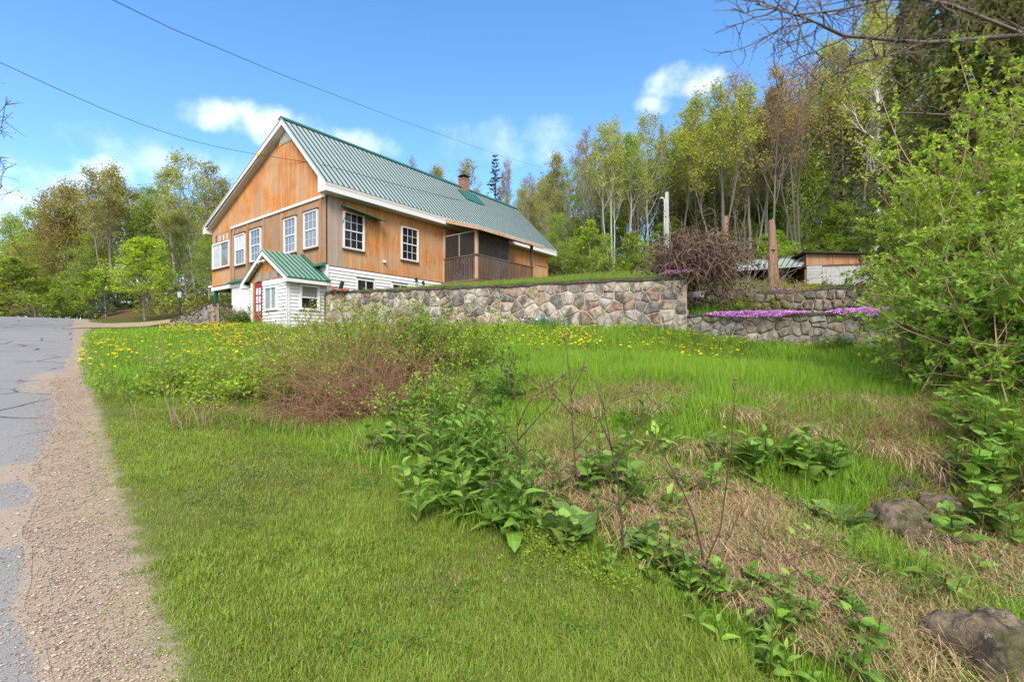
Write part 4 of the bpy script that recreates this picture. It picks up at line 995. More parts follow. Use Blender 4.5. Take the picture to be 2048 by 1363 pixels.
for i, kw in enumerate((dict(cb=.36, spread=.3, nb=17, el=(40, 65)), dict(cb=.42, spread=.28, nb=15, el=(45, 70), fork=1), dict(cb=.3, spread=.32, nb=18, el=(35, 60)), dict(cb=.46, spread=.26, nb=13, el=(50, 72), fork=2))):
    s, t = deciduous(40+i, **kw); add_proto('maple%d' % i, s, crown_mesh('maple_crown', t, 7, .017, .011, 60+i))
    s, t = deciduous(140+i, **kw); add_proto('thin%d' % i, s, crown_mesh('thin_crown', t, 4, .014, .0095, 160+i))
s, t = deciduous(81, cb=.12, spread=.36, nb=26, el=(25, 55), sub=6, tw=3, r0=.014); add_proto('full0', s, crown_mesh('full_crown', t, 9, .022, .0118, 82))
s, t = deciduous(83, cb=.16, spread=.33, nb=24, el=(30, 60), sub=6, tw=3, fork=1); add_proto('full1', s, crown_mesh('full_crown', t, 9, .024, .0118, 84))
s, t = deciduous(85, cb=.08, spread=.4, nb=22, el=(20, 45), sub=6, tw=3, r0=.01, twig_r=.0018); add_proto('sapling', s, crown_mesh('sapling_crown', t, 5, .02, .026, 86, .7, .45))
s, t = deciduous(91, cb=.1, spread=.4, nb=30, el=(30, 58), sub=7, tw=3, r0=.011, twig_r=.0016); add_proto('lime', s, crown_mesh('lime_crown', t, 6, .018, .021, 92, .7, .3))
s, t = deciduous(87, cb=.3, spread=.2, nb=20, el=(45, 68), r0=.009, sub=6, twig_r=.0007); add_proto('birch', s, crown_mesh('birch_crown', t, 5, .014, .0105, 88), M_BIRCH)
s, t = deciduous(89, cb=.25, spread=.42, nb=16, el=(15, 50), sub=8, tw=4, r0=.02, wob=.16, twig_r=.0011); add_proto('bare', s, crown_mesh('bud_crown', t, 1, .004, .006, 90))
def conifer(seed, nwh=34, slope=.2, droop=-.12, cb=.06, fill=14, leaf=.03):
    rg = np.random.default_rng(seed); segs = []; P = []; D = []
    branch(rg, segs, np.zeros(3), np.array([0, 0, 1.]), 1, .014, 10, .05, .01, .05)
    for i in range(nwh):
        f = cb+(1-cb)*i/nwh; L = slope*(1.05-f)*rg.uniform(.75, 1.2)+.01
        for b in range(6):
            az = rg.uniform(0, 6.28); d = np.array([math.cos(az), math.sin(az), droop+.35*f]); p = np.array([0, 0, f])
            segs.append((*p, *(p+d*L), .0025, .0008))
            m = max(3, int(fill*L/slope)); t = rg.uniform(.15, 1, m)[:, None]; side = np.cross(d, [0, 0, 1]); w = rg.normal(size=(m, 1))*L*.22*(1.1-t)
            P.append(p+d*L*t+side*w+np.array([0, 0, -1])*np.abs(w)*.35); D.append(np.repeat(d[None], m, 0)+side*np.sign(w)*.8+np.array([0, 0, -.25]))
    rgl = np.random.default_rng(seed+1); P = np.concatenate(P); D = np.concatenate(D); D /= np.linalg.norm(D, axis=1, keepdims=True)
    V, q, r = leaf_quads(P, leaf, rgl, .38, 0, D); return segs, np_mesh('needles', V, quads=q, attrs={'rnd': r}, mats=[M_LEAF])
s, c = conifer(5); add_proto('spruce', s, c)
s, c = conifer(6, 30, .26, -.05, .1, 16, .034); add_proto('hemlock', s, c)

def tree(name, key, base, H, label, tint, bark=(.17, .15, .13), rz=None, wide=1.0, group=None, lean=(0, 0)):
    t = empty(name, base, random.uniform(0, 6.28) if rz is None else rz); t.rotation_euler[0], t.rotation_euler[1] = lean
    tag(t, label, 'tree', group)
    for part, me, col in (('trunk', PROTO[key][0], bark), ('crown', PROTO[key][1], tint)):
        o = link(part, me, t, col); o.scale = (H*wide, H*wide, H)
    return t
def tree_at(name, key, px, ytop, d, label, tint, upper=True, **k):
    x = (px-CX)/F*d; z = tz(x, d) if upper else gz(x, d); H = ((HZ-ytop)/F*d+EYE-z+.1)*(.93 if key not in ('spruce', 'hemlock') else 1)
    return tree(name, key, (x, d, z-.1), H, label, tint, **k)
YG = (.42, .45, .06); GR = (.3, .4, .05); LG_ = (.36, .5, .05); RU = (.42, .28, .1); OL = (.41, .38, .09); DK = (.06, .09, .03); BR_ = (.36, .27, .15); TN = (.36, .31, .14)
GREYB = (.3, .27, .23); DARKB = (.17, .14, .115)
# ------------------------------------------------------------------ woods right of and behind the house
FOREST = [
 ('birch', 'thin2', 832, 318, 58, 'thin treetop showing just over the roof ridge', TN, .8), ('maple_tree', 'full1', 880, 336, 56, 'rounded olive tree behind the roof left of the chimney', OL, 1),
 ('maple_tree', 'maple2', 935, 326, 54, 'loose green tree rising behind the brick chimney', OL, 1), ('spruce_tree', 'spruce', 990, 306, 46, 'dark ragged spruce right of the chimney', (.06, .085, .03), .85),
 ('dead_tree', 'thin3', 1014, 318, 45, 'thin bare grey trunk beside the dark spruce', BR_, .5), ('maple_tree', 'thin0', 1064, 352, 46, 'small tan-leaved tree just past the far roof corner', TN, 1),
 ('maple_tree', 'maple0', 1104, 312, 44, 'tan and green tree where the upper wire meets the woods', OL, 1), ('maple_tree', 'thin1', 1146, 288, 47, 'sparse bronze-budded tree leaning over the far roof slope', TN, 1),
 ('maple_tree', 'thin2', 1182, 262, 41, 'tall brownish tree with many bare twigs on the woods edge', BR_, .9), ('maple_tree', 'maple3', 1224, 244, 38, 'tall tree with pale straight trunk above the terrace lawn', YG, 1),
 ('maple_tree', 'maple1', 1252, 262, 40, 'dark forked trunk next to the pale straight one', GR, 1), ('maple_tree', 'maple2', 1296, 232, 43, 'full yellow-green tree behind the pale pole', YG, 1),
 ('maple_tree', 'thin0', 1330, 250, 46, 'slim grey tree in the wood behind the pale pole', OL, .9), ('maple_tree', 'maple0', 1362, 203, 42, 'broad high tree whose top nears the small cloud', YG, 1),
 ('maple_tree', 'maple1', 1408, 214, 44, 'forked green tree behind the dead brown thicket', YG, 1), ('maple_tree', 'maple3', 1440, 168, 37, 'dark many-stemmed tree spreading above the post stub', YG, 1.0),
 ('maple_tree', 'thin3', 1472, 178, 42, 'rust-tipped bare tree between the two posts', RU, .9), ('maple_tree', 'thin1', 1503, 148, 40, 'tallest rusty bare-branched tree left of the split post', RU, 1),
 ('maple_tree', 'thin0', 1540, 132, 37, 'straight grey trunk right behind the split post', RU, .8), ('maple_tree', 'thin2', 1572, 142, 41, 'reddish sparse tree over the carport roof', RU, .9),
 ('maple_tree', 'thin3', 1600, 122, 38, 'twin bare trunks rising behind the shed roof peak', RU, .9), ('maple_tree', 'maple0', 1640, 168, 46, 'yellowish tree behind the shed front wall', OL, .9),
 ('maple_tree', 'maple2', 1668, 90, 44, 'tall yellow-green tree left of the white birch', YG, .9), ('hemlock_tree', 'hemlock', 1690, 250, 39, 'dark olive hemlock behind the shed', (.09, .115, .028), 1),
 ('birch_tree', 'birch', 1748, -40, 31, 'white-barked birch standing right of the shed', YG, 1), ('maple_tree', 'maple1', 1715, 40, 40, 'high thin-leaved tree just behind the white birch', OL, .9),
 ('hemlock_tree', 'hemlock', 1800, 190, 34, 'dark hemlock between the birch and the cedar', (.09, .12, .03), 1), ('maple_tree', 'maple0', 1830, 10, 38, 'yellow-green tree top beside the cedar', YG, 1)]
for nm, key, px, yt, d, lab, tint, wide in FOREST:
    bark = (.5, .48, .44) if 'pale' in lab else (GREYB if random.random() < .6 else DARKB)
    tree_at(nm, key, px, yt, d, lab, tint, wide=wide, bark=bark)
rg_ = random.Random(77)
for i in range(46):
    px = rg_.uniform(1030, 1900); yt = np.interp(px, [1030, 1200, 1400, 1600, 1900], [400, 330, 280, 240, 180])+rg_.uniform(-30, 60); d = rg_.uniform(46, 66)
    con = rg_.random() < .22
    tree_at('background_tree', 'spruce' if con else rg_.choice(['maple0', 'maple2', 'full0', 'full1', 'thin1', 'maple3']), px, yt, d, 'tree deep in the hillside wood behind the front row of trunks', (.05, .08, .022) if con else rg_.choice([YG, GR, OL, TN, LG_]), group='trees deep in the hillside wood', wide=rg_.uniform(.8, 1.1), bark=DARKB)
for i, (px, yt, d, lab) in enumerate(((1125, 424, 34, 'bright green sapling at the far corner of the house'), (1158, 446, 33, 'bushy lime sapling right of the house end'), (1206, 468, 36, 'low green sapling left of the pale straight trunk'),
    (1262, 470, 38, 'green sapling at the foot of the dark forked trunk'), (1306, 500, 36, 'small lime sapling left of the pale pole'), (1240, 440, 44, 'understory maple in shade behind the pale trunk'), (1490, 440, 42, 'lime understory maple left of the split post'), (1535, 420, 45, 'understory maple behind the split post'), (1592, 430, 42, 'leafy understory maple above the carport'),
    (1640, 420, 40, 'leafy understory maple above the shed roof'), (1690, 400, 38, 'broad understory maple right behind the shed'), (1728, 440, 36, 'lime sapling touching the birch trunk'), (1410, 440, 44, 'dim understory sapling behind the thicket'), (1350, 420, 46, 'dim green sapling behind the hooked pipe'), (1090, 470, 42, 'lime sapling peeking over the far eave'))):
    tree_at('sapling_tree', 'sapling' if i % 2 else 'full0', px, yt, d, lab, LG_ if i % 3 else GR, wide=1.15, bark=DARKB)
for i in range(26):
    px = 1050+i*28+rg_.uniform(-10, 10); yt = np.interp(px, [1030, 1200, 1400, 1600, 1900], [385, 290, 240, 200, 140])+rg_.uniform(0, 80); d = rg_.uniform(43, 54)
    tree_at('background_tree', rg_.choice(['maple0', 'maple1', 'maple2', 'full1']), px, yt, d, 'leafy tree in the middle rows of the hillside wood', rg_.choice([YG, LG_, YG, GR]), group='leafy trees in the middle of the hillside wood', wide=rg_.uniform(.85, 1.1), bark=GREYB)
for i in range(30):
    px = 1040+i*25+rg_.uniform(-9, 9); yt = np.interp(px, [1030, 1200, 1400, 1600, 1900], [370, 280, 230, 170, 120])+rg_.uniform(-10, 70); d = rg_.uniform(39, 50)
    tree_at('pole_tree', rg_.choice(['thin0', 'thin1', 'thin2', 'thin3']), px, yt, d, 'slim straight pole tree with few leaves in the hillside wood', rg_.choice([YG, YG, LG_, OL, TN]), group='slim pole trees in the hillside wood', wide=rg_.uniform(.6, .8), bark=rg_.choice([GREYB, DARKB, (.36, .34, .3)]))
for i in range(30):
    px = 1085+i*22+rg_.uniform(-8, 8); d = rg_.uniform(36.5, 40); yt = rg_.uniform(462, 525)
    tree_at('understory_bush', rg_.choice(['sapling', 'lime']), px, yt, d, 'lime-green bush at the front of the hillside wood', rg_.choice([LG_, LG_, YG, (.4, .54, .05)]), group='lime bushes at the front of the hillside wood', wide=rg_.uniform(1.3, 1.9), bark=DARKB)
for i in range(44):
    px = 1060+i*19+rg_.uniform(-8, 8); d = rg_.uniform(44, 58); yt = rg_.uniform(425, 515)
    tree_at('understory_bush', 'sapling', px, yt, d, 'leafy understory bush on the wooded hillside behind the trunks', rg_.choice([GR, LG_, LG_, YG]), group='understory bushes on the hillside', wide=rg_.uniform(1.4, 2.0), bark=DARKB)
# ------------------------------------------------------------------ woods on the left
LEFT = [('full1', 20, 432, 60, 'farthest green tree where the road goes out of sight', GR), ('full0', 62, 404, 50, 'round green tree by the top of the road', LG_), ('maple2', 105, 385, 46, 'bronze-green tree above the far bend of the road', OL),
 ('full1', 140, 368, 43, 'olive-brown full tree on the left wood edge', (.36, .29, .07)), ('maple0', 185, 336, 40, 'tall fine-branched tree topping the left wood', OL), ('maple3', 228, 334, 38, 'tall leaning many-branched tree behind the small lime tree', OL),
 ('full0', 265, 376, 42, 'rusty olive tree behind the small lime tree', (.35, .28, .07)), ('full1', 312, 372, 40, 'broad green tree left of the lamp post', GR), ('maple0', 352, 338, 37, 'tall loose tree above the lamp post', YG), ('maple2', 392, 318, 38, 'highest loose tree beside the left eave of the house', YG), ('maple1', 432, 330, 42, 'thin-leaved tree half hidden by the house gable', OL), ('full0', 375, 430, 33, 'dense green tree filling behind the lamp post', (.16, .19, .03)), ('full1', 180, 470, 38, 'lower green tree under the left treetops', GR), ('full0', 90, 480, 44, 'low bright tree at the roadside bank', LG_), ('sapling', 130, 540, 40, 'bushy sapling at the roadside bank', LG_), ('sapling', 50, 520, 50, 'pale green sapling by the far road', LG_), ('full1', 420, 460, 32, 'green tree close behind the left wall of the house', GR), ('hemlock', 212, 555, 33, 'low dark hemlock left of the small lime tree', (.03, .06, .018)), ('sapling', 175, 555, 35, 'small lime sapling left of the dark hemlock', LG_), ('full0', 330, 500, 35, 'shady green tree right behind the lime tree', GR)]
for key, px, yt, d, lab, tint in LEFT:
    tree_at('woodland_tree' if key != 'hemlock' else 'hemlock_tree', key, px, yt, d, lab, tint, upper=False, wide=1.35 if key in ('hemlock',) else 1.15, bark=rg_.choice([GREYB, DARKB, (.4, .38, .35)]), lean=(0, rg_.uniform(-.02, .1)))
for i in range(26):
    px = rg_.uniform(-120, 460); d = rg_.uniform(44, 62); yt = np.interp(px, [-120, 20, 120, 200, 460], [470, 450, 410, 370, 360])+rg_.uniform(0, 70)
    tree_at('background_tree', rg_.choice(['full0', 'full1', 'maple2', 'maple0']), px, yt, d, 'tree deep in the wood left of the house', rg_.choice([GR, OL, YG, LG_]), upper=False, group='trees deep in the left wood', wide=1.1, bark=DARKB)
for i in range(22):
    px = -60+i*23+rg_.uniform(-8, 8); d = rg_.uniform(34, 44) if px > 60 else rg_.uniform(44, 56); yt = rg_.uniform(520, 575)
    tree_at('roadside_bush', 'sapling', px, yt, d, 'low leafy bush along the foot of the left wood', rg_.choice([GR, LG_, OL, YG]), upper=False, group='bushes along the foot of the left wood', wide=rg_.uniform(1.5, 2.2), bark=DARKB)
lt = ghit(290, 641, 15); tree('lime_tree', 'lime', (lt.x, lt.y, lt.z), P3(290, 488, lt.y).z-lt.z, 'small bright lime-green tree standing alone by the drive', (.44, .58, .04), GREYB, 1.0, 1.45)
# trees whose limbs only reach into the picture
x, y = road_xy(50, -6.9); tree('bare_tree', 'bare', (x, y, gz(x, y)), 16, 'bare twigs reaching in at the left edge over the road', (.3, .16, .08), (.13, .1, .08), 2.0, 1.5)
x, y = road_xy(20, -10); tree('bare_tree', 'bare', (x, y, gz(x, y)), 12, 'bare-limbed tree across the road beyond the left edge', (.3, .17, .08), (.14, .11, .09), .6)
# ------------------------------------------------------------------ grass
def blades(P, L, W, lean, rg, curl=.5, az=None):
    """tapering bent blades: 5 vertices, a quad and a tip triangle each"""
    n = len(P); az = rg.uniform(0, 2*np.pi, n) if az is None else az
    h = np.stack([np.cos(az), np.sin(az), np.zeros(n)], -1); side = np.stack([-np.sin(az), np.cos(az), np.zeros(n)], -1)
    tw = rg.uniform(-1, 1, n)[:, None]; side = side*np.sqrt(1-.6*tw**2)+h*tw*.77
    up = np.array([0, 0, 1.]); L = L[:, None]; W = W[:, None]; le = lean[:, None]
    m = P+up*L*.55*np.cos(le*.7)+h*L*.55*np.sin(le*.7); t = m+up*L*.5*np.cos(le*1.5+curl*.4)+h*L*.5*np.sin(le*1.5+curl*.4)
    V = np.stack([P-side*W*.5, P+side*W*.5, m-side*W*.42, m+side*W*.42, t], 1).reshape(-1, 3)
    b = (np.arange(n)*5)[:, None]
    return V, b+np.array([[0, 1, 3, 2]]), b+np.array([[2, 3, 4]])
def slips(P, L, W, lean, rg, curl=.5):
    n = len(P); az = rg.uniform(0, 2*np.pi, n); h = np.stack([np.cos(az), np.sin(az), np.zeros(n)], -1); side = np.stack([-np.sin(az), np.cos(az), np.zeros(n)], -1)
    tw = rg.uniform(-1, 1, n)[:, None]; side = side*np.sqrt(1-.6*tw**2)+h*tw*.77; le = (lean*1.1)[:, None]
    t = P+np.array([0, 0, 1.])*(L[:, None]*np.cos(le))+h*L[:, None]*np.sin(le)
    return np.stack([P-side*W[:, None]*.55, P+side*W[:, None]*.55, t], 1).reshape(-1, 3), np.arange(3*n).reshape(n, 3)
def grass_obj(name, P, L, W, lean, rnd, m, color, label, rg, cat='grass', curl=.5, far=9.0):
    k = np.hypot(P[:, 0], P[:, 1]) < far                       # bent blades near by, plain slips farther off
    V, q, t = blades(P[k], L[k], W[k], lean[k], rg, curl); V2, t2 = slips(P[~k], L[~k], W[~k], lean[~k], rg)
    me = np_mesh(name, np.concatenate([V, V2]), quads=q, tris=np.concatenate([t, t2+len(V)]), attrs={'rnd': np.r_[np.repeat(rnd[k], 5), np.repeat(rnd[~k], 3)]}, mats=[m]); o = link(name, me, None, color); tag(o, label, cat, kind='stuff'); return o
def vn(X, Y, s, seed=0):                       # cheap smooth value noise 0..1
    x, y = X*s+seed*7.1, Y*s+seed*3.3; xi, yi = np.floor(x), np.floor(y); fx, fy = x-xi, y-yi; fx = fx*fx*(3-2*fx); fy = fy*fy*(3-2*fy)
    def h(a, b): v = np.sin(a*127.1+b*311.7+seed*17)*43758.5453; return v-np.floor(v)
    return (h(xi, yi)*(1-fx)+h(xi+1, yi)*fx)*(1-fy)+(h(xi, yi+1)*(1-fx)+h(xi+1, yi+1)*fx)*fy
def on_ground(X, Y, fn=ground_H): return np.stack([X, Y, fn(X, Y)+EYE], -1)
rg = np.random.default_rng(3)
# mown strip: fine blades in drifting tones, thinning out over the gravel
M_ = 1700000
a = rg.uniform(.0, 11, M_); c = rg.uniform(-.1, 2.9, M_); X, Y = road_xy(a, c); D = np.hypot(X, Y)
e = edge_c(a)+.16*(vn(X, Y, 2.2, 2)-.5)+.1*(vn(X, Y, 9, 5)-.5); f = foot_c(a)+.7*(vn(X, Y, 1.3, 4)-.5)+.25*(vn(X, Y, 5, 14)-.5)
patch = vn(X, Y, .9, 21)*.5+vn(X, Y, 2.7, 22)*.3+vn(X, Y, 8, 23)*.2
u_ = rg.uniform(0, 1, M_)
keep = (rg.uniform(0, 1, M_) < np.clip((c-e+.1)/.38, 0, 1)**1.3) & (c < f+.25*rg.uniform(0, 1, M_)) & (Y > .9) & (u_ < np.clip((2.4/D)**1.1, .1, 1)*.46*(.2+1.5*patch))
X, Y, D, a, c, e, f, patch = (q[keep] for q in (X, Y, D, a, c, e, f, patch)); n = len(X); print('lawn', n)
edge = np.clip((c-e)/.4, .4, 1); grow = 1+1.1*np.clip((c-f+.5)/.5, 0, 1)
tuf = (vn(X, Y, 13, 31) > .72)*1.0
L = rg.uniform(.022, .055, n)*(.7+.7*patch)*edge*grow*(1+.45*tuf); Wd_ = (.0019+.00062*D)*rg.uniform(.6, 1.3, n)*(1+.2*tuf)
rn = np.clip(.62*(patch*1.5-.25)+.5*rg.uniform(0, 1, n), 0, 1)
straw = rg.uniform(0, 1, n) < .05+.3*np.clip(.45-patch, 0, 1)*3*(1-.0*edge)
Pn = on_ground(X, Y); lean_ = rg.uniform(.05, 1.15, n)
g_ = ~straw
grass_obj('lawn_grass', Pn[g_], L[g_], Wd_[g_], lean_[g_], rn[g_], M_GRASS, (.225, .3, .04), 'short mown olive-green lawn grass along the gravel shoulder', rg, far=3.6)
grass_obj('lawn_straw', Pn[straw], L[straw], Wd_[straw]*.8, lean_[straw]+.5, rn[straw], M_HAY, (.42, .36, .17), 'dry bleached blades scattered through the mown lawn', rg, far=3)
# clover and plantain patches flat in the lawn
ca = rg.uniform(.5, 8, 60); ccn = rg.uniform(.5, 2.3, 60); aa = np.repeat(ca, 90)+rg.normal(size=5400)*.09; cq = np.repeat(ccn, 90)+rg.normal(size=5400)*.07; k = cq < foot_c(aa); X, Y = road_xy(aa[k], cq[k])
P = on_ground(X, Y); P[:, 2] += rg.uniform(.012, .04, len(X)); V, q, r_ = leaf_quads(P, .021, rg, .85, .7); tag(link('clover', np_mesh('clover', V, quads=q, attrs={'rnd': r_}, mats=[M_LEAF]), None, (.15, .27, .045)), 'small clover patches growing flat in the mown lawn', 'clover', kind='stuff')
# meadow and bank
N = 1560000
d = np.exp(rg.uniform(math.log(2.0), math.log(34), N)); th = rg.uniform(math.radians(-54), math.radians(68), N); X, Y = d*np.sin(th), d*np.cos(th)
a, c = road_ac(X, Y); dry = dryness(X, Y)
wl_ = A_; nrm = np.array([.301, .954]); behind = (X-A_.x)*nrm[0]+(Y-A_.y)*nrm[1]
tt = (X-CORNER.x)*UU.x+(Y-CORNER.y)*UU.y; ss = (X-CORNER.x)*VV.x+(Y-CORNER.y)*VV.y
inhouse = ((tt > -1.45) & (ss > -.05) & (ss < 2.95)) | ((tt > -.1) & (ss > -.1) & (ss < 9.8)) | ((tt > -4) & (ss > 7.4) & (tt > 1))
ok = (c > foot_c(a)+.1*(vn(X, Y, 2.2, 8)-.5)-.08*rg.uniform(0, 1, N)) & (c > edge_c(a)+.06*vn(X, Y, 6, 1)) & (behind < .05) & ~inhouse
ok &= (Y < 24) | (c > 2.0)
ok &= ~((a > 24) & (c < 3.4) & (a < 30))
clump = vn(X, Y, 1.6, 12)*.6+vn(X, Y, 5.5, 13)*.4
green_ok = rg.uniform(0, 1, N) < np.where(dry > .3, .36+.6*np.clip((clump-.38-.06*np.clip(X, 0, 1.2))*4, 0, 1), .9)*.62
k = ok & green_ok
Xg, Yg, dg, cl_, dr_g = X[k], Y[k], d[k], clump[k], dry[k]; n = len(Xg); print('meadow', n)
ac, cc = road_ac(Xg, Yg)
tall = np.clip((cc-foot_c(ac))/.8, .3, 1)*np.where(dr_g > .3, .8, 1.0)*(.65+.7*cl_)
L = rg.uniform(.12, .27, n)*tall; Wd_ = (.0032+.00062*dg)*rg.uniform(.7, 1.4, n)
grass_obj('meadow_grass', on_ground(Xg, Yg), L, Wd_, rg.uniform(.05, .8, n)**1.3, np.clip(.3*cl_+.7*rg.uniform(0, 1, n), 0, 1), M_GRASS, (.21, .36, .03), 'tall bright green meadow grass between the bank and the stone walls', rg, far=5.8)
k = ok & (dry > .15) & (rg.uniform(0, 1, N) < np.clip((.56+.14*np.clip(X, 0, 1.2)-clump)*2.8, 0.06, .85)*dry*.6)
Xg, Yg, dg = X[k], Y[k], d[k]; n = len(Xg); print('hay', n)
P = on_ground(Xg, Yg); P[:, 2] += rg.uniform(0, .06, n)
grass_obj('dry_grass', P, rg.uniform(.12, .34, n), (.0026+.0005*dg)*rg.uniform(.7, 1.3, n), rg.uniform(.9, 1.5, n), rg.uniform(0, 1, n), M_HAY, (.45, .32, .17), 'matted dry straw-coloured grass lying over the bank', rg, curl=.3, far=4.5)
# brown twig litter tangled into the lower bank
N2 = 9000; xx = rg.uniform(.6, 5.5, N2); yy = rg.uniform(2.0, 6.5, N2); k = (dryness(xx, yy) > .2) & (vn(xx, yy, 1.4, 40) > .42) & (rg.uniform(0, 1, N2) < np.clip(.25+.25*(xx-1), .1, 1)); xx, yy = xx[k], yy[k]; n = len(xx)
P = on_ground(xx, yy); P[:, 2] += rg.uniform(.01, .12, n)
grass_obj('twig_litter', P, rg.uniform(.15, .5, n), np.full(n, .0035), rg.uniform(1.1, 1.6, n), rg.uniform(0, 1, n), M_HAY, (.2, .105, .06), 'brown dead stems tangled over the lower right bank', rg, 'twigs', .2)
# hay tufts draped over the bank
def tuft(name, p, n, L, col, label, m, lean=(.5, 1.4), w=.006, group=None, rad=.12, cat='grass tuft', fall=None):
    r = np.random.default_rng(int(abs(p.x*977+p.y*331)) % 100000); P = np.stack([r.normal(size=n)*rad, r.normal(size=n)*rad, np.zeros(n)-.02], -1)
    az = None if fall is None else fall+r.normal(size=n)*.7
    V, q, t = blades(P, r.uniform(.5, 1.1, n)*L, np.full(n, w)*r.uniform(.6, 1.3, n), r.uniform(*lean, n), r, .5, az)
    o = link(name, np_mesh(name, V, quads=q, tris=t, attrs={'rnd': np.repeat(r.uniform(0, 1, n), 5)}, mats=[m]), None, col); o.location = p; return tag(o, label, cat, group)
HAYS = [(1670, 790, 'straw tuft drooping at the meadow edge, highest on the bank'), (1380, 880, 'straw tuft on the bank behind the third dead stalk'), (1460, 815, 'dark straw tuft left of the highest one'), (1020, 890, 'straw tuft between the leafy weeds and the second dead stalk'),
 (1400, 960, 'straw mat on the bank left of the heart-leaved weed'), (1440, 1060, 'large straw mat between the dead stalks and the boulders'), (1760, 890, 'straw heap above the boulders'), (1830, 910, 'straw heap draped over the upper boulder'), (1300, 800, 'thin straw tuft behind the dead stalk heads'), (1180, 800, 'straw tuft near the meadow edge behind the stalks'), (1900, 1080, 'straw heap between the two big boulders'), (1850, 1130, 'straw mat under the upper boulder'), (1960, 1140, 'straw fringe over the large near boulder'), (860, 840, 'straw tuft below the brown shrub'), (1560, 1010, 'straw patch left of the large burdock leaves'), (1610, 850, 'straw patch below the meadow edge')]
for px, py, lab in HAYS:
    p = ghit(px, py+22); tuft('hay_tuft', p, 340, .42, (.46, .33, .18), lab, M_HAY, (.8, 1.55), .0028+.0005*p.y, 'straw tufts on the bank', .14, fall=-1.6)
# rank grass along the foot of the bank
for i, (px, py) in enumerate(((560, 870), (640, 880), (720, 905), (790, 925), (850, 960), (905, 1000), (970, 1040), (760, 880), (690, 860), (480, 850), (1850, 1160), (1640, 1000), (1590, 1090), (1750, 1260), (1660, 1310), (250, 770), (330, 750))):
    p = ghit(px, py); tuft('grass_clump', p, 260, .3 if px < 1000 else .3, (.2, .34, .035), 'tall green grass clump at the foot of the bank', M_GRASS, (.1, .9), .003+.0006*p.y, 'grass clumps at the foot of the bank', .16)
# terrace grass
N = 160000
w = rg.uniform(-.2, LW+.1, N); k_ = np.exp(rg.uniform(math.log(.08), math.log(24), N)); X = A_.x+(B_.x-A_.x)*w/LW+k_*.3; Y = A_.y+(B_.y-A_.y)*w/LW+k_*.954
tt = (X-CORNER.x)*UU.x+(Y-CORNER.y)*UU.y; ss = (X-CORNER.x)*VV.x+(Y-CORNER.y)*VV.y
ok = ~((ss > -.06) & (tt < 14.3) & (ss < 9.8)) & ~((tt > 5.5) & (tt < 9.9) & (ss > -2.05)) & ((X < 4.9+k_*.12) | (Y > 17.2))
X, Y, k_ = X[ok], Y[ok], k_[ok]; n = len(X)
grass_obj('terrace_grass', on_ground(X, Y, terr_H), rg.uniform(.08, .26, n)*(1+.01*k_), (.012+.0009*k_)*rg.uniform(.7, 1.2, n), rg.uniform(.05, .9, n), rg.uniform(0, 1, n), M_GRASS, (.2, .3, .04), 'green grass on the terrace above the long stone wall', rg)
X = rg.uniform(6, 26, 40000); Y = rg.uniform(15.6, 36, 40000); n = len(X)
grass_obj('hillside_grass', on_ground(X, Y, terr_H), rg.uniform(.12, .34, n), rg.uniform(.012, .03, n), rg.uniform(.05, 1, n), rg.uniform(0, 1, n), M_GRASS, (.21, .26, .05), 'rough grass round the shed above the boulder wall', rg)
# leaf litter and low green floor of the woods
for nm, lab, fn, x0, x1, y0, y1, n_ in (('undergrowth', 'low green undergrowth on the wooded hillside floor', terr_H, -2, 60, 33, 62, 26000), ('undergrowth', 'low brown and green undergrowth in the left wood', ground_H, -62, -14, 27, 62, 26000)):
    X = rg.uniform(x0, x1, n_); Y = rg.uniform(y0, y1, n_)
    a, c = road_ac(X, Y); k = (c > 3.5) | (fn is terr_H); X, Y = X[k], Y[k]
    P = on_ground(X, Y, fn); P[:, 2] += rg.uniform(0, 1.3, len(X))**2*(vn(X, Y, .3, 4)*1.6); V, q, r = leaf_quads(P, .3, rg, .7, .3)
    o = link(nm, np_mesh(nm, V, quads=q, attrs={'rnd': r}, mats=[M_LEAF]), None, (.2, .25, .035) if fn is terr_H else (.2, .22, .035)); tag(o, lab, 'undergrowth', kind='stuff')
# gravel stones on the shoulder
def blob(seed, n=7):
    r = random.Random(seed); bm = bmesh.new(); [bm.verts.new(v_) for v_ in ((1, 0, 0), (-1, 0, 0), (0, 1, 0), (0, -1, 0), (0, 0, 1), (0, 0, -1))]; bm.verts.ensure_lookup_table()
    [bm.faces.new([bm.verts[j_] for j_ in f_]) for f_ in ((0, 2, 4), (2, 1, 4), (1, 3, 4), (3, 0, 4), (2, 0, 5), (1, 2, 5), (3, 1, 5), (0, 3, 5))]
    for v in bm.verts: v.co *= r.uniform(.8, 1.3)
    me = bpy.data.meshes.new('pebble'); bm.to_mesh(me); bm.free(); V = np.array([v.co[:] for v in me.vertices]); T = np.array([p.vertices[:] for p in me.polygons]); bpy.data.meshes.remove(me); return V, T
N = 24000
a = np.exp(rg.uniform(math.log(.9), math.log(12), N))-.4; c = rg.normal(size=N)*.17+edge_c(a)-.16; X, Y = road_xy(a, c); D = np.hypot(X, Y)
k = (c < edge_c(a)+.12) & (c > -1.3); X, Y, D = X[k], Y[k], D[k]; n = len(X)
bv, bt = blob(4); sz = (rg.gamma(2.0, .0014, n)+.0014+.0002*D); ang_ = rg.uniform(0, 6.28, n)
R_ = np.stack([np.stack([np.cos(ang_), -np.sin(ang_)], -1), np.stack([np.sin(ang_), np.cos(ang_)], -1)], 1)
VV_ = np.repeat(bv[None], n, 0)*sz[:, None, None]; VV_[..., :2] = np.einsum('nij,nkj->nki', R_, VV_[..., :2]); VV_[..., 2] *= .65
VV_ += on_ground(X, Y)[:, None]+np.array([0, 0, .012])
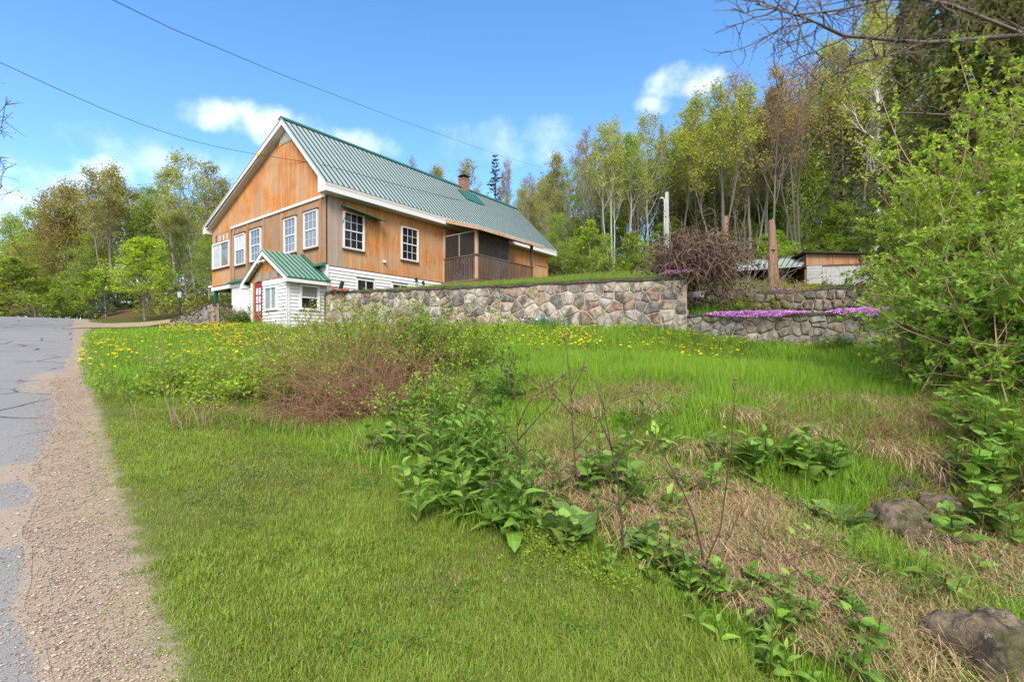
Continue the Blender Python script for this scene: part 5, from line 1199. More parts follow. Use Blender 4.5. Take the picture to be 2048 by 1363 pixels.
T_ = (bt[None]+(np.arange(n)*len(bv))[:, None, None]).reshape(-1, 3)
def m_peb(b): return b.pbr(b.ramp(b.attr('rnd'), (0, (.12, .1, .085)), (.2, (.26, .19, .145)), (.6, (.42, .3, .22)), (1, (.5, .39, .3))), .9, spec=.2)
o = link('gravel', np_mesh('gravel', VV_.reshape(-1, 3), tris=T_, attrs={'rnd': np.repeat(rg.uniform(0, 1, n), len(bv))}, mats=[mat('pebble', m_peb)])); tag(o, 'loose pinkish gravel scattered along the road edge', 'gravel', kind='stuff')

# ------------------------------------------------------------------ shrubs
M_CANE = mat('cane', m_bark)
def shrub(name, base, label, n, L, spread, up, arch, leaf_n, leaf_size, cane_col, leaf_col, seed, rad=.4, twig=3, cane_r=.006, aspect=.55, flat=.2, dirw=None, leaf_from=.3, cat='shrub', sq=(1, 1, 1), parts=('canes', 'foliage'), lsig=.04):
    r = np.random.default_rng(seed); segs = []; P = []
    for i in range(n):
        az = r.uniform(0, 6.28); k = abs(r.normal())*spread
        d = norm(np.array([math.cos(az)*k, math.sin(az)*k, up])+(np.array(dirw) if dirw is not None else 0)); b = np.array([r.normal()*rad*sq[0], r.normal()*rad*sq[1], -.05]); l = L*r.uniform(.5, 1.1)
        pts, ds = branch(r, segs, b, d, l, cane_r*r.uniform(.7, 1.3), 8, -arch*r.uniform(.6, 1.3), .12, .35)
        for j in range(twig):
            g = r.uniform(.25, .95)*8; k2 = min(int(g), 7); q = pts[k2]; tp_, td_ = branch(r, segs, q, norm(ds[k2]+r.normal(size=3)*.6), l*r.uniform(.12, .3), cane_r*.5, 3, -arch*.5, .2, .5); pts_ = tp_
            for m_ in range(int(leaf_n*.35)): x = r.uniform(0, 2.99); kk = int(x); P.append(pts_[kk]+(pts_[kk+1]-pts_[kk])*(x-kk)+r.normal(size=3)*lsig)
        for m_ in range(leaf_n): x = (leaf_from+(1-leaf_from)*r.uniform(0, 1))*7.99; kk = int(x); P.append(pts[kk]+(pts[kk+1]-pts[kk])*(x-kk)+r.normal(size=3)*lsig)
    s = empty(name, base); tag(s, label, cat)
    if leaf_n == 0:
        for i in range(n):
            V, q = tubes_np(segs[i*(8+3*twig):i*(8+3*twig)+8], 5); link('stalk', np_mesh('stalk', V, quads=q, smooth=True, mats=[M_CANE]), s, cane_col)
        return s
    V, q = tubes_np(segs, 3); link(parts[0], np_mesh(parts[0], V, quads=q, smooth=True, mats=[M_CANE]), s, cane_col)['kind'] = 'stuff'
    if P:
        V, q, rr = leaf_quads(np.array(P), leaf_size, r, aspect, flat); link(parts[1], np_mesh(parts[1], V, quads=q, attrs={'rnd': rr}, mats=[M_LEAF]), s, leaf_col)['kind'] = 'stuff'
    return s
BRC = (.24, .11, .06); LIME = (.32, .46, .045)
# tangle of arching brown canes with green shoots in front of the porch
shrub('cane_thicket', ghit(715, 842), 'tangled mound of arching dead brown canes before the stone wall', 640, 1.95, .9, .95, .19, 1, .04, (.36, .165, .08), LIME, 1, rad=.3, twig=2, cane_r=.006, sq=(1.7, 1, 1), leaf_from=.6)
shrub('spirea_shrub', ghit(515, 790), 'feathery green shrub left of the brown cane mound', 170, .95, .8, .9, .06, 44, .055, BRC, LIME, 2, rad=.5, twig=4, sq=(1.4, 1, 1))
shrub('spirea_shrub', ghit(790, 765), 'green shrub with red-brown stems behind the brown cane mound', 150, 1.6, .5, 1.1, .03, 30, .052, BRC, LIME, 3, rad=.55, twig=5, sq=(1.5, 1, 1))
shrub('spirea_shrub', ghit(850, 755), 'green upright shrub at the right end of the brown cane mound', 120, 1.3, .5, 1.1, .03, 44, .058, BRC, (.21, .33, .03), 4, rad=.45, twig=5, sq=(1.3, 1, 1))
shrub('spirea_shrub', ghit(645, 720), 'airy reddish shrub in front of the entry porch corner', 80, 1.45, .7, 1.2, .02, 16, .046, (.26, .12, .07), (.34, .42, .05), 5, rad=.55, twig=4, sq=(1.6, 1, 1))
shrub('spirea_shrub', ghit(880, 830), 'low green shrub right of the brown canes above the weeds', 60, .8, .8, 1.0, .05, 26, .042, BRC, LIME, 6, rad=.35, twig=4)
shrub('dock_stalks', ghit(395, 850), 'cut brown stalks standing at the left end of the brown cane mound', 22, .55, .3, 1.2, 0, 0, .03, (.36, .22, .13), LIME, 7, rad=.16, twig=0, cane_r=.008)
shrub('dry_weed', ghit(318, 745), 'dry brown dock stems leaning in the left dandelion patch', 22, .9, .5, 1.0, 0, 0, .03, (.3, .18, .11), LIME, 8, rad=.22, twig=2, cane_r=.007)
shrub('small_shrub', ghit(488, 652), 'small green bush by the grey cellar panel', 60, .75, .7, 1.0, .05, 30, .07, BRC, (.13, .22, .03), 9, rad=.2, twig=3)
shrub('small_shrub', ghit(355, 790), 'bright green weed bush left of the cane mound with yellow flowers', 60, .6, .8, 1.0, .05, 24, .06, BRC, (.25, .36, .05), 10, rad=.3, twig=3)
# dead vine thicket on the terrace
tb = thit(1390, 566, 14); r = np.random.default_rng(9); segs = []; P = []
for i in range(800):
    az = r.uniform(0, 6.28); p = np.array([r.normal()*.45, r.normal()*.45, r.uniform(0, .8)]); d = norm(np.array([math.cos(az), math.sin(az), r.uniform(.6, 3.2)])); l = r.uniform(.8, 1.9)
    pts, ds = branch(r, segs, p, d, l, .011, 9, -.16, .42, .4)
    if r.uniform() < .8:
        for k in range(-3, 5):
            P.append(pts[4+k]+r.normal(size=3)*.08)
            P.append(pts[4+k]+r.normal(size=3)*.06)
th_ = empty('dead_thicket', tb); tag(th_, 'big dead brown thicket of curling vines on the terrace', 'shrub')
V, q = tubes_np(segs, 4); link('vines', np_mesh('vines', V, quads=q, smooth=True, mats=[M_CANE]), th_, (.3, .2, .14))['kind'] = 'stuff'; V, q, rr = leaf_quads(np.array(P), .085, r, .6); link('dry_leaves', np_mesh('dry_leaves', V, quads=q, attrs={'rnd': rr}, mats=[M_LEAF]), th_, (.12, .06, .048))
shrub('dead_vines', thit(1500, 585, 15), 'low tangle of bare tan twigs beside the split post', 90, 1.5, 1.3, .5, .1, 2, .08, (.4, .28, .19), (.25, .16, .1), 12, rad=.7, twig=3, cane_r=.009)
for i, (px, py, d, lab, col) in enumerate(((1460, 596, 16.2, 'yellow-green plant in the flower bed below the thicket', (.34, .34, .04)), (1520, 600, 15.6, 'lime plant in the flower bed before the boulder wall', (.3, .36, .04)), (1590, 575, 16.5, 'yellow-flowered plant on the boulder wall', (.45, .38, .03)), (1345, 552, 16, 'yellow flowering plant on the terrace near the phlox', (.5, .42, .03)), (1690, 575, 17, 'leafy green plants before the shed wall', (.16, .24, .04)), (1420, 610, 14.4, 'grassy green clump behind the wall end', (.13, .28, .03)))):
    b_ = P3(px, py, d); b_.z = max(b_.z-.35, (tz(b_.x, b_.y) if py < 590 else bed_H(2, 1.5)+EYE)-.05) if i != 5 else 0.95+EYE
    shrub('garden_plant', b_, lab, 46, .6, .8, 1, .05, 24, .07, (.3, .24, .12), col, 30+i, rad=.35, twig=2, cat='plant', sq=(1.8, .8, 1))
# big leafy shrub at the right edge
rb_ = Vector((6.9, 6.3, 0)); rb_.z = gz(6.9, 6.3)
def big_shrub(name, base, label, n, L, seed, leafcol, ext=(2.2, 2.2), dirw=(0, 0, 0), rad=.7, lsize=.062, canecol=(.45, .28, .15), spread=.9, tw=18, cl=9):
    r = np.random.default_rng(seed); segs = []; P = []; D = []
    for i in range(n):
        az = r.uniform(0, 6.28); k = abs(r.normal())*spread; d = norm(np.array([math.cos(az)*k, math.sin(az)*k, 1.0])+np.array(dirw)*r.uniform(0, 1.6)); l = L*r.uniform(.5, 1.08)
        for tr in range(12):
            sg_ = []; pts, ds = branch(r, sg_, np.array([r.normal()*rad, r.normal()*rad, -.1]), d, l, .014*r.uniform(.6, 1.4), 9, -.05, .1, .3)
            if max((p_[0]/ext[0])**2+(p_[1]/ext[1])**2 for p_ in pts) < 1: break
            az = r.uniform(0, 6.28); d = norm(d*np.array([.75, .75, 1])); l *= .93
        else: continue
        segs += sg_
        for j in range(tw):
            x = r.uniform(.18, 1)*8.99; kk = int(x); q = pts[kk]+(pts[kk+1]-pts[kk])*(x-kk); td = norm(ds[kk]*.6+r.normal(size=3)*.75); tl = r.uniform(.25, .75)
            tpts, tds = branch(r, segs, q, td, tl, .0045, 2, .0, .22, .5)
            for s_ in range(cl):
                g = r.uniform(.2, 1)*1.99; k3 = int(g); c_ = tpts[k3]+(tpts[k3+1]-tpts[k3])*(g-k3)
                for m_ in range(4): dd = norm(tds[k3]*.5+r.normal(size=3)*.8+np.array([0, 0, .25])); P.append(c_+dd*lsize*.55); D.append(dd)
    s = empty(name, base); tag(s, label, 'shrub'); V, q = tubes_np(segs, 3); link('canes', np_mesh('canes', V, quads=q, smooth=True, mats=[M_CANE]), s, canecol)['kind'] = 'stuff'
    V, q, rr = leaf_quads(np.array(P), lsize, r, .5, 0, np.array(D)); link('foliage', np_mesh('foliage', V, quads=q, attrs={'rnd': rr}, mats=[M_LEAF]), s, leafcol)['kind'] = 'stuff'
    return s
big_shrub('lilac_shrub', rb_, 'huge bright green shrub with tan twigs filling the right edge', 190, 4.5, 50, (.37, .52, .05), ext=(1.75, 1.9), dirw=(-.15, 0, 0), rad=.7, lsize=.059, spread=.85, cl=10)
b2 = Vector((8.9, 9.2, gz(8.9, 9.2))); big_shrub('lilac_shrub', b2, 'green shrub overhanging the garden wall beyond the big one', 110, 3.0, 51, (.37, .52, .05), ext=(1.9, 1.8), dirw=(-.12, -.1, 0), rad=.6, lsize=.072, spread=.85, cl=5)
b3 = Vector((5.6, 5.2, gz(5.6, 5.2))); big_shrub('lilac_shrub', b3, 'low dark green shrub under the big one at the bank', 110, 1.9, 52, (.24, .4, .045), ext=(1.25, 1.2), dirw=(-.1, -.1, 0), rad=.5, lsize=.066, cl=6)
b5 = Vector((7.9, 7.7, gz(7.9, 7.7))); big_shrub('lilac_shrub', b5, 'dense green shrub between the big one and the garden wall', 90, 2.2, 54, (.3, .45, .05), ext=(1.5, 1.4), dirw=(-.1, -.1, 0), rad=.55, lsize=.066, cl=6)
b4 = Vector((10.8, 8.2, gz(10.8, 8.2))); big_shrub('lilac_shrub', b4, 'tall green shrub at the right edge before the cedar', 110, 5.2, 53, (.37, .52, .05), ext=(2.4, 2.2), rad=.9, lsize=.085, spread=.8, cl=4)
# cedar behind it
def cedar(base, H, R, label, seed, n=42000):
    r = np.random.default_rng(seed); segs = []; branch(r, segs, np.zeros(3), np.array([0, 0, 1.]), H, .22, 10, .05, .01, .1)
    f = r.uniform(.02, 1, n)**1.1; az = r.uniform(0, 6.28, n); lob = .72+.28*np.sin(az*5+f*9)*np.sin(f*31+az*2)
    rad_ = R*(1-f)**.62*lob*np.sqrt(r.uniform(.25, 1, n)); P = np.stack([np.cos(az)*rad_, np.sin(az)*rad_, f*H-rad_*.12], -1)
    D = np.stack([np.cos(az)*.6, np.sin(az)*.6, r.uniform(-1.1, .5, n)], -1)
    V, q, rr = leaf_quads(P, .25, r, .36, 0, D); s = empty('cedar_tree', base); tag(s, label, 'tree')
    for i in range(60):
        ff = r.uniform(.1, .9); a2 = r.uniform(0, 6.28); l = R*(1-ff)**.62*.8; segs.append((0, 0, ff*H, math.cos(a2)*l, math.sin(a2)*l, ff*H+.2, .03, .01))
    tv, tq = tubes_np(segs, 5); link('trunk', np_mesh('trunk', tv, quads=tq, smooth=True, mats=[M_BARK]), s, (.2, .13, .09)); link('crown', np_mesh('crown', V, quads=q, attrs={'rnd': rr}, mats=[M_LEAF]), s, (.2, .215, .055))
cedar((14.2, 14.4, tz(14.2, 14.4)-.3), 15, 3.1, 'tall olive cedar towering behind the right-edge shrub', 61)
cedar((18.5, 17.5, tz(18.5, 17.5)-.3), 15, 3.0, 'second olive cedar at the far right edge', 62, 16000)
cedar((17.0, 20.5, tz(17, 20.5)-.3), 14, 2.6, 'olive cedar showing between the birch and the tall cedar', 63, 16000)
# bare limb reaching in at the top right
r = np.random.default_rng(71); segs = []; P = []
def limb(pts, r0, r1, nt, tl):
    W_ = [np.array(P3(*q)) for q in pts]; n_ = len(W_)-1
    for i in range(n_):
        for j in range(4):
            a_, b_ = W_[i]+(W_[i+1]-W_[i])*j/4, W_[i]+(W_[i+1]-W_[i])*(j+1)/4; f0, f1 = (i+j/4)/n_, (i+(j+1)/4)/n_; segs.append((*a_, *b_, r0+(r1-r0)*f0, r0+(r1-r0)*f1))
    for k in range(nt):
        x = r.uniform(.12, 1)*n_*.999; i = int(x); q = W_[i]+(W_[i+1]-W_[i])*(x-i); d = norm(norm(W_[i+1]-W_[i])*.8+r.normal(size=3)*.7)
        p_, d_ = branch(r, segs, q, d, tl*r.uniform(.4, 1.1), .012, 6, .04, .2, .4)
        for m_ in range(7):
            e_, _ = branch(r, segs, p_[r.integers(2, 6)], norm(d+r.normal(size=3)*.7), tl*r.uniform(.2, .5), .0065, 3, .03, .25, .4); P.extend(e_[1:])
Dm = 8.2
limb([(2250, 60, 9.5), (2050, 70, 9.2), (1850, 86, 8.6), (1740, 76, Dm), (1690, 72, 8.0), (1620, 40, 7.9), (1540, 12, 7.8)], .05, .01, 34, 1.2)
limb([(2050, 70, 9.2), (1900, 10, 8.4), (1800, -10, 8.2), (1680, 20, 7.8), (1590, 30, 7.6), (1510, 8, 7.6)], .036, .008, 30, 1.1)
limb([(1850, 86, 8.6), (1780, 110, 8.3), (1700, 130, 8.0), (1640, 165, 7.8)], .025, .006, 16, .8)
limb([(2250, 300, 10), (2050, 250, 9.4), (1900, 230, 9), (1800, 225, 8.6), (1730, 250, 8.4)], .03, .008, 10, .8)
tx, ty = (2250-CX)/F*9.5, 9.5; segs.append((tx, ty, gz(tx, ty)-.2, tx, ty, 12, .2, .12))
V, q = tubes_np(segs, 5); org = Vector((tx, ty, gz(tx, ty))); bt = empty('maple_tree', org); tag(bt, 'bare budding limbs spreading in from the top right corner', 'tree')
link('trunk', np_mesh('trunk', V-np.array(org), quads=q, smooth=True, mats=[M_BARK]), bt, (.14, .1, .085)); V, q, rr = leaf_quads(np.array(P)-np.array(org), .035, r, .6); link('crown', np_mesh('buds', V, quads=q, attrs={'rnd': rr}, mats=[M_LEAF]), bt, (.4, .24, .1))
# ------------------------------------------------------------------ weeds on the bank
def leaf_shape(name, prof, n=6, cols=4, curl=.5, fold=.25, wave=.04, petiole=0.0):
    """one broad leaf of unit length along +x, arching down, with ruffled edges"""
    V = []; R_ = random.Random(len(name))
    for i in range(n+1):
        f = i/n; x = petiole+f; z = -curl*(x**2)*.55+.25*x; w = prof(f)
        for j in range(cols+1):
            s = (j/cols-.5)*2; V.append((x, s*w, z+fold*abs(s)*w+wave*math.sin(f*17+s*3+len(name))*abs(s)))
    q = [(i*(cols+1)+j, (i+1)*(cols+1)+j, (i+1)*(cols+1)+j+1, i*(cols+1)+j+1) for i in range(n) for j in range(cols)]
    me = np_mesh(name, V, quads=q, smooth=True, attrs={'rnd': np.linspace(.2, .8, len(V))*0+.5}, mats=[mat('broad_leaf', m_broad)])
    return me
def m_broad(b):
    c = b.objcol(); p = b.co(); s = b.n('ShaderNodeSeparateXYZ'); b.put(s.inputs[0], p)
    y = b.math('ABSOLUTE', s.outputs[1]); mid = b.math('SUBTRACT', 1.0, b.step(y, .008, .03))
    v = b.n('ShaderNodeTexWave', wave_type='BANDS', bands_direction='X'); b.put(v.inputs['Vector'], b.n('ShaderNodeCombineXYZ').outputs[0]); 
    cx_ = v.inputs['Vector'].links[0].from_node; b.put(cx_.inputs[0], b.math('SUBTRACT', s.outputs[0], b.math('MULTIPLY', y, .7))); v.inputs['Scale'].default_value = 2.6
    vein = b.math('MULTIPLY', b.math('SUBTRACT', 1.0, b.step(v.outputs['Fac'], .0, .12)), .5)
    k = b.math('ADD', .7, b.math('MULTIPLY', b.objrand(), .6)); q = b.n('ShaderNodeVectorMath', operation='SCALE'); b.put(q.inputs[0], c); b.put(q.inputs['Scale'], k)
    cc = b.mix(b.math('MAXIMUM', mid, vein), q.outputs[0], b.mix(.35, q.outputs[0], (.5, .6, .25))); n = b.noise(p, 7, 4)
    d = b.pbr(b.mix(b.math('MULTIPLY', n, .3), cc, (.05, .09, .02)), .6, b.bump(b.math('SUBTRACT', n, vein), .4, .05), spec=.35); t = b.n('ShaderNodeBsdfTranslucent'); b.put(t.inputs[0], cc)
    m = b.n('ShaderNodeMixShader'); m.inputs[0].default_value = .3; b.nt.links.new(d, m.inputs[1]); b.nt.links.new(t.outputs[0], m.inputs[2]); return m.outputs[0]
LANCE = [leaf_shape('lance_leaf'+'x'*i, lambda f: .17*math.sin(math.pi*min(1, f**.8))+.004, 5, 2, .5+.3*i, .4, .02) for i in range(3)]
HEART = [leaf_shape('heart_leaf'+'x'*i, lambda f: .36*(math.sin(math.pi*f**.55))**.8+.004, 6, 4, .5+.25*i, .2, .03) for i in range(3)]
BURD = [leaf_shape('burdock_leaf'+'x'*i, lambda f: .42*(math.sin(math.pi*(f*.93+.06)**.6))**.7+.004, 8, 6, .55+.3*i, .12, .05) for i in range(3)]
DOCK = [leaf_shape('dock_leaf'+'x'*i, lambda f: .2*(math.sin(math.pi*f**.75))**.8+.004, 7, 4, .45+.3*i, .15, .05) for i in range(3)]
def plant(name, p, label, h, nstem, nleaf, L, shapes, col, seed, basal=0, rad=.12, group=None, Lb=None, flower=False):
    r = random.Random(seed); t = empty(name, p, r.uniform(0, 6.28)); tag(t, label, 'plant', group)
    def lf(q, az, el, l, sh):
        k_ = r.uniform(.65, 1.35); o = link('leaf', r.choice(sh), t, tuple(c*k_ for c in col)); o.location = q; o.rotation_euler = (r.uniform(-.3, .3), -el, az); o.scale = (l, l*r.uniform(.7, 1.2), l)
    for s in range(nstem):
        bx_, by_ = r.gauss(0, rad), r.gauss(0, rad); lx, ly = r.gauss(0, .12), r.gauss(0, .12); hh = h*r.uniform(.65, 1.1)
        MB().tube([(bx_, by_, -.03), (bx_+lx*hh*.4, by_+ly*hh*.4, hh*.5), (bx_+lx*hh, by_+ly*hh, hh)], [.006, .005, .003], 5).obj('stem', M_LEAF, t, color=tuple(c*.8 for c in col))
        az = r.uniform(0, 6)
        for i in range(nleaf):
            f = (i+.6)/nleaf; az += 2.4; lf((bx_+lx*hh*f, by_+ly*hh*f, hh*f), az, r.uniform(.2, .8), L*(1.15-.6*f)*r.uniform(.8, 1.2), shapes)
        if flower:
            for i in range(5): lf((bx_+lx*hh, by_+ly*hh, hh), r.uniform(0, 6.28), 1.1, L*.3, LANCE)
    for i in range(basal): az = i*2.4+r.uniform(-.4, .4); lf((r.gauss(0, rad*.4), r.gauss(0, rad*.4), 0), az, r.uniform(.25, .95), (Lb or L*1.5)*r.uniform(.7, 1.15), DOCK if shapes is LANCE else shapes)
    return t
WG = (.16, .31, .03); WL = (.22, .38, .04); WB = (.17, .3, .06)
LEAFY = [(835, 820, 'leafy weed highest on the left of the weed bed'), (880, 840, 'leafy weed with yellow tips below the low green shrub'), (830, 880, 'leafy weed at the left end of the weed bed'), (890, 900, 'leafy weed in the middle of the weed bed'), (940, 880, 'dark-leaved weed left of the first dead stalk'), (860, 945, 'low leafy weed at the front left of the weed bed'), (925, 960, 'broad leafy weed at the front of the weed bed'), (985, 930, 'leafy weed touching the first dead stalk'), (975, 1000, 'lush weed in front of the first dead stalk'), (920, 1010, 'lush weed lowest on the left of the weed bed'), (1010, 1030, 'pale weed at the foot of the first dead stalk'), (990, 800, 'dark leafy weed up the bank behind the first dead stalk'), (960, 770, 'tall leafy weed behind the weed bed'), (1020, 770, 'leafy weed on the crest behind the first dead stalk')]
for i, (px, py, lab) in enumerate(LEAFY):
    p = ghit(px, py+25); plant('leafy_weed', p, lab, .5+.12*(i % 3), 5, 11, .21, LANCE, WG if i % 3 else WL, 200+i, basal=8, rad=.13, Lb=.34, flower=True)
HEARTS = [(1490, 950, 'heart-leaved weed standing left of the boulders'), (1610, 940, 'largest heart-leaved weed on the middle of the bank'), (1650, 955, 'heart-leaved weed just left of the upper boulder'), (1200, 960, 'heart-leaved weed between the second and third dead stalks'), (1230, 990, 'heart-leaved weed behind the third dead stalk'), (1990, 880, 'heart-leaved weed under the big right shrub'), (1960, 960, 'heart-leaved weed right of the upper boulders'), (2010, 1010, 'heart-leaved weed at the right edge above the large boulder'), (1985, 1080, 'heart-leaved weed above the large near boulder'), (1930, 850, 'heart-leaved weed at the shrub foot on the bank top'),
 (1370, 1170, 'heart-leaved weed left of the bent dead stalk'), (1440, 1195, 'heart-leaved weed below the bent dead stalk'), (1530, 1200, 'heart-leaved weed under the fallen stems'), (1595, 1240, 'heart-leaved weed lowest under the fallen stems'), (1680, 1230, 'heart-leaved weed right of the fallen stems'), (1330, 1140, 'heart-leaved weed left of the fallen stems at the lawn edge'), (1720, 1320, 'small heart-leaved weed beside the large near boulder'), (1580, 1290, 'small heart-leaved weed at the lawn edge near the bottom')]
for i, (px, py, lab) in enumerate(HEARTS):
    p = ghit(px, py+15); sc = 1 if py < 1120 else .62; plant('heart_leaved_weed', p, lab, .42*sc, 5, 8, .19*sc, HEART, WL if i % 2 else WG, 300+i, rad=.12*sc)
for i, (px, py, n_, L_, lab) in enumerate(((1150, 1090, 7, .3, 'burdock with big rounded leaves between the first and third dead stalks'), (1680, 1080, 9, .34, 'burdock with the biggest ruffled leaves beside the upper boulder'), (1290, 1110, 8, .28, 'burdock with wavy leaves at the foot of the third dead stalk'), (1270, 1030, 6, .24, 'smaller burdock behind the third dead stalk'), (420, 800, 6, .22, 'burdock leaves at the left end of the cane mound'), (390, 750, 6, .25, 'pale burdock leaves in the left dandelion patch'))):
    plant('burdock', ghit(px, py)+Vector((0, 0, .07)), lab, .3, 0, 0, L_*.82, BURD, WB, 400+i, basal=n_+3, Lb=L_*.82)
rgw = random.Random(9); EX = [(1120, 1040), (1200, 1080), (1350, 1060), (1420, 930), (1540, 960), (1700, 930), (1560, 900), (1750, 1160), (1880, 1180), (1820, 1220), (1500, 1260), (1640, 1340), (1780, 1290), (1900, 940), (2030, 940), (2000, 1180), (1940, 1150), (2035, 1090), (1300, 900), (1250, 870), (1060, 960), (780, 900), (800, 850), (1330, 1090), (1480, 1140), (830, 985), (880, 1010), (1080, 1075), (1130, 1110), (1190, 1130), (1280, 1165), (1400, 1230), (1450, 1265), (1500, 1300), (1550, 1335), (1620, 1120), (1720, 1120), (1300, 1010), (1370, 1010), (1100, 1000), (1460, 1010), (1580, 1050), (1780, 1190), (1250, 930), (1340, 930)]
for i, (px, py) in enumerate(EX):
    g_ = ghit(px, py); k = rgw.uniform(.7, 1.35)*min(1, g_.y/4.2); plant('bank_weed', g_, 'small mixed green weed sprouting on the bank', .3*k, rgw.choice([2, 3, 4]), rgw.choice([6, 8]), .15*k, rgw.choice([LANCE, HEART, DOCK]), rgw.choice([WG, WL, (.26, .38, .06)]), 700+i, rad=.1, group='small weeds on the bank')
# light fern-like weeds at the lawn edge
for i, (px, py, lab) in enumerate(((1090, 1110, 'feathery weed at the lawn edge by the burdock'), (1150, 1150, 'feathery weed spilling onto the lawn'), (1230, 1170, 'feathery weed below the third dead stalk'), (1050, 1085, 'feathery weed before the first dead stalk'))):
    shrub('feathery_weed', ghit(px, py), lab, 40, .2, .5, 1, .02, 14, .018, (.25, .38, .05), (.3, .42, .04), 500+i, rad=.09, twig=2, cane_r=.0015, cat='plant', lsig=.012, parts=('stems', 'foliage'))
# daffodil leaves and blooms at the foot of the long wall
for i, px in enumerate((1085, 1120, 1150, 1185)):
    p = ghit(px, 655); tuft('daffodil_clump', p, 70, .45, (.06, .19, .06), 'dark strap-leaved daffodil clump at the foot of the long stone wall', M_GRASS, (.05, .5), .02, 'daffodil clumps at the long wall', .2, cat='plant')
def m_petal(c):
    def f(b): return b.leaf(b.mix(b.noise(b.co(), 9, 2), tuple(x*.85 for x in c), c), .3)
    return f
M_DAND = mat('dandelion_yellow', m_petal((.85, .68, .015))); M_WHITEF = mat('white_petal', m_petal((.8, .8, .72))); M_STEM = mat('flower_stem', m_petal((.2, .3, .06)))
def flower_mesh(name, r, h, m, n=9):
    V = []; F_ = []; mi = []
    for z, rr in ((0, .004), (h, .004)): V += [(rr*math.cos(2.1*j), rr*math.sin(2.1*j), z) for j in range(3)]
    F_ += [(j, (j+1) % 3, 3+(j+1) % 3, 3+j) for j in range(3)]; mi += [1]*3
    b = len(V); V += [(0, 0, h-.006)]+[(r*(1+.12*(j % 2))*math.cos(2*math.pi*j/n), r*(1+.12*(j % 2))*math.sin(2*math.pi*j/n), h+.004*(j % 2)) for j in range(n)]+[(r*.55*math.cos(2*math.pi*(j+.5)/n), r*.55*math.sin(2*math.pi*(j+.5)/n), h+r*.42) for j in range(n)]+[(0, 0, h+r*.5)]
    for j in range(n): k = (j+1) % n; F_ += [(b, b+1+k, b+1+j), (b+1+j, b+1+k, b+1+n+k, b+1+n+j), (b+1+n+j, b+1+n+k, b+1+2*n)]; mi += [0]*3
    me = bpy.data.meshes.new(name); me.from_pydata(V, [], F_); me.polygons.foreach_set('material_index', mi); me.materials.append(m); me.materials.append(M_STEM); me.update(); return me
DAND = [flower_mesh('dandelion', .021+.006*i, .16+.05*i, M_DAND) for i in range(3)]
rgd = random.Random(5); spots = []
ZONES = [((175, 470), (672, 725), 70), ((330, 480), (648, 668), 110), ((440, 660), (655, 700), 75), ((930, 1180), (662, 705), 110), ((1080, 1330), (660, 712), 60), ((1290, 1500), (680, 728), 34), ((330, 450), (690, 745), 14), ((170, 260), (690, 765), 14), ((620, 660), (655, 690), 10), ((1380, 1720), (685, 730), 14), ((480, 620), (672, 700), 30)]
for (x0, x1), (y0, y1), n_ in ZONES:
    n_ = int(n_*(2.6 if x1 < 700 else 1.8))
    cs = [(rgd.uniform(x0, x1), rgd.uniform(y0, y1)) for _ in range(max(3, n_//7))]
    for _ in range(n_):
        c = rgd.choice(cs); spots.append((min(max(c[0]+rgd.gauss(0, 30), x0-10), x1+10), min(max(c[1]+rgd.gauss(0, 9), y0), y1)))
pts = [ghit(x, y+6) for x, y in spots]; order = sorted(range(len(pts)), key=lambda i: pts[i].y); print('dandelions', len(pts))
rest = []
for rank, i in enumerate(order):
    p = pts[i]; a_, c_ = road_ac(p.x, p.y)
    if c_ < edge_c(a_)+.05: continue
    if rank < 300:
        o = link('dandelion', DAND[rgd.randrange(3)]); o.location = p; o.rotation_euler = (rgd.uniform(-.35, .35), rgd.uniform(-.35, .35), rgd.uniform(0, 6.28)); k = rgd.uniform(.8, 1.25); o.scale = (k, k, k)
        tag(o, 'yellow dandelion in bloom in the meadow grass', 'flower', 'dandelions in the meadow')
    else: rest.append(p)
if rest:
    V = []; F_ = []; mi = []; me0 = DAND[1]
    for p in rest:
        b = len(V); rz = rgd.uniform(0, 6.28); V += [(p.x+1.15*(v.co.x*math.cos(rz)-v.co.y*math.sin(rz)), p.y+1.15*(v.co.x*math.sin(rz)+v.co.y*math.cos(rz)), p.z+v.co.z*rgd.uniform(.98, 1.02)) for v in me0.vertices]; F_ += [tuple(j+b for j in q.vertices) for q in me0.polygons]; mi += [q.material_index for q in me0.polygons]
    me = bpy.data.meshes.new('far_dandelions'); me.from_pydata(V, [], F_); me.polygons.foreach_set('material_index', mi); me.materials.append(M_DAND); me.materials.append(M_STEM); tag(link('far_dandelions', me), 'farther yellow dandelions in the grass before the house', 'flowers', kind='stuff')
wf = flower_mesh('white_flower', .04, .3, M_WHITEF, 6)
for i in range(12):
    p = ghit(rgd.uniform(1025, 1075), rgd.uniform(652, 662)); o = link('white_flower', wf); o.location = p; o.rotation_euler = (rgd.uniform(-.4, .4), rgd.uniform(-.4, .4), 0); tag(o, 'white narcissus bloom at the foot of the long stone wall', 'flower', 'white narcissus at the wall')
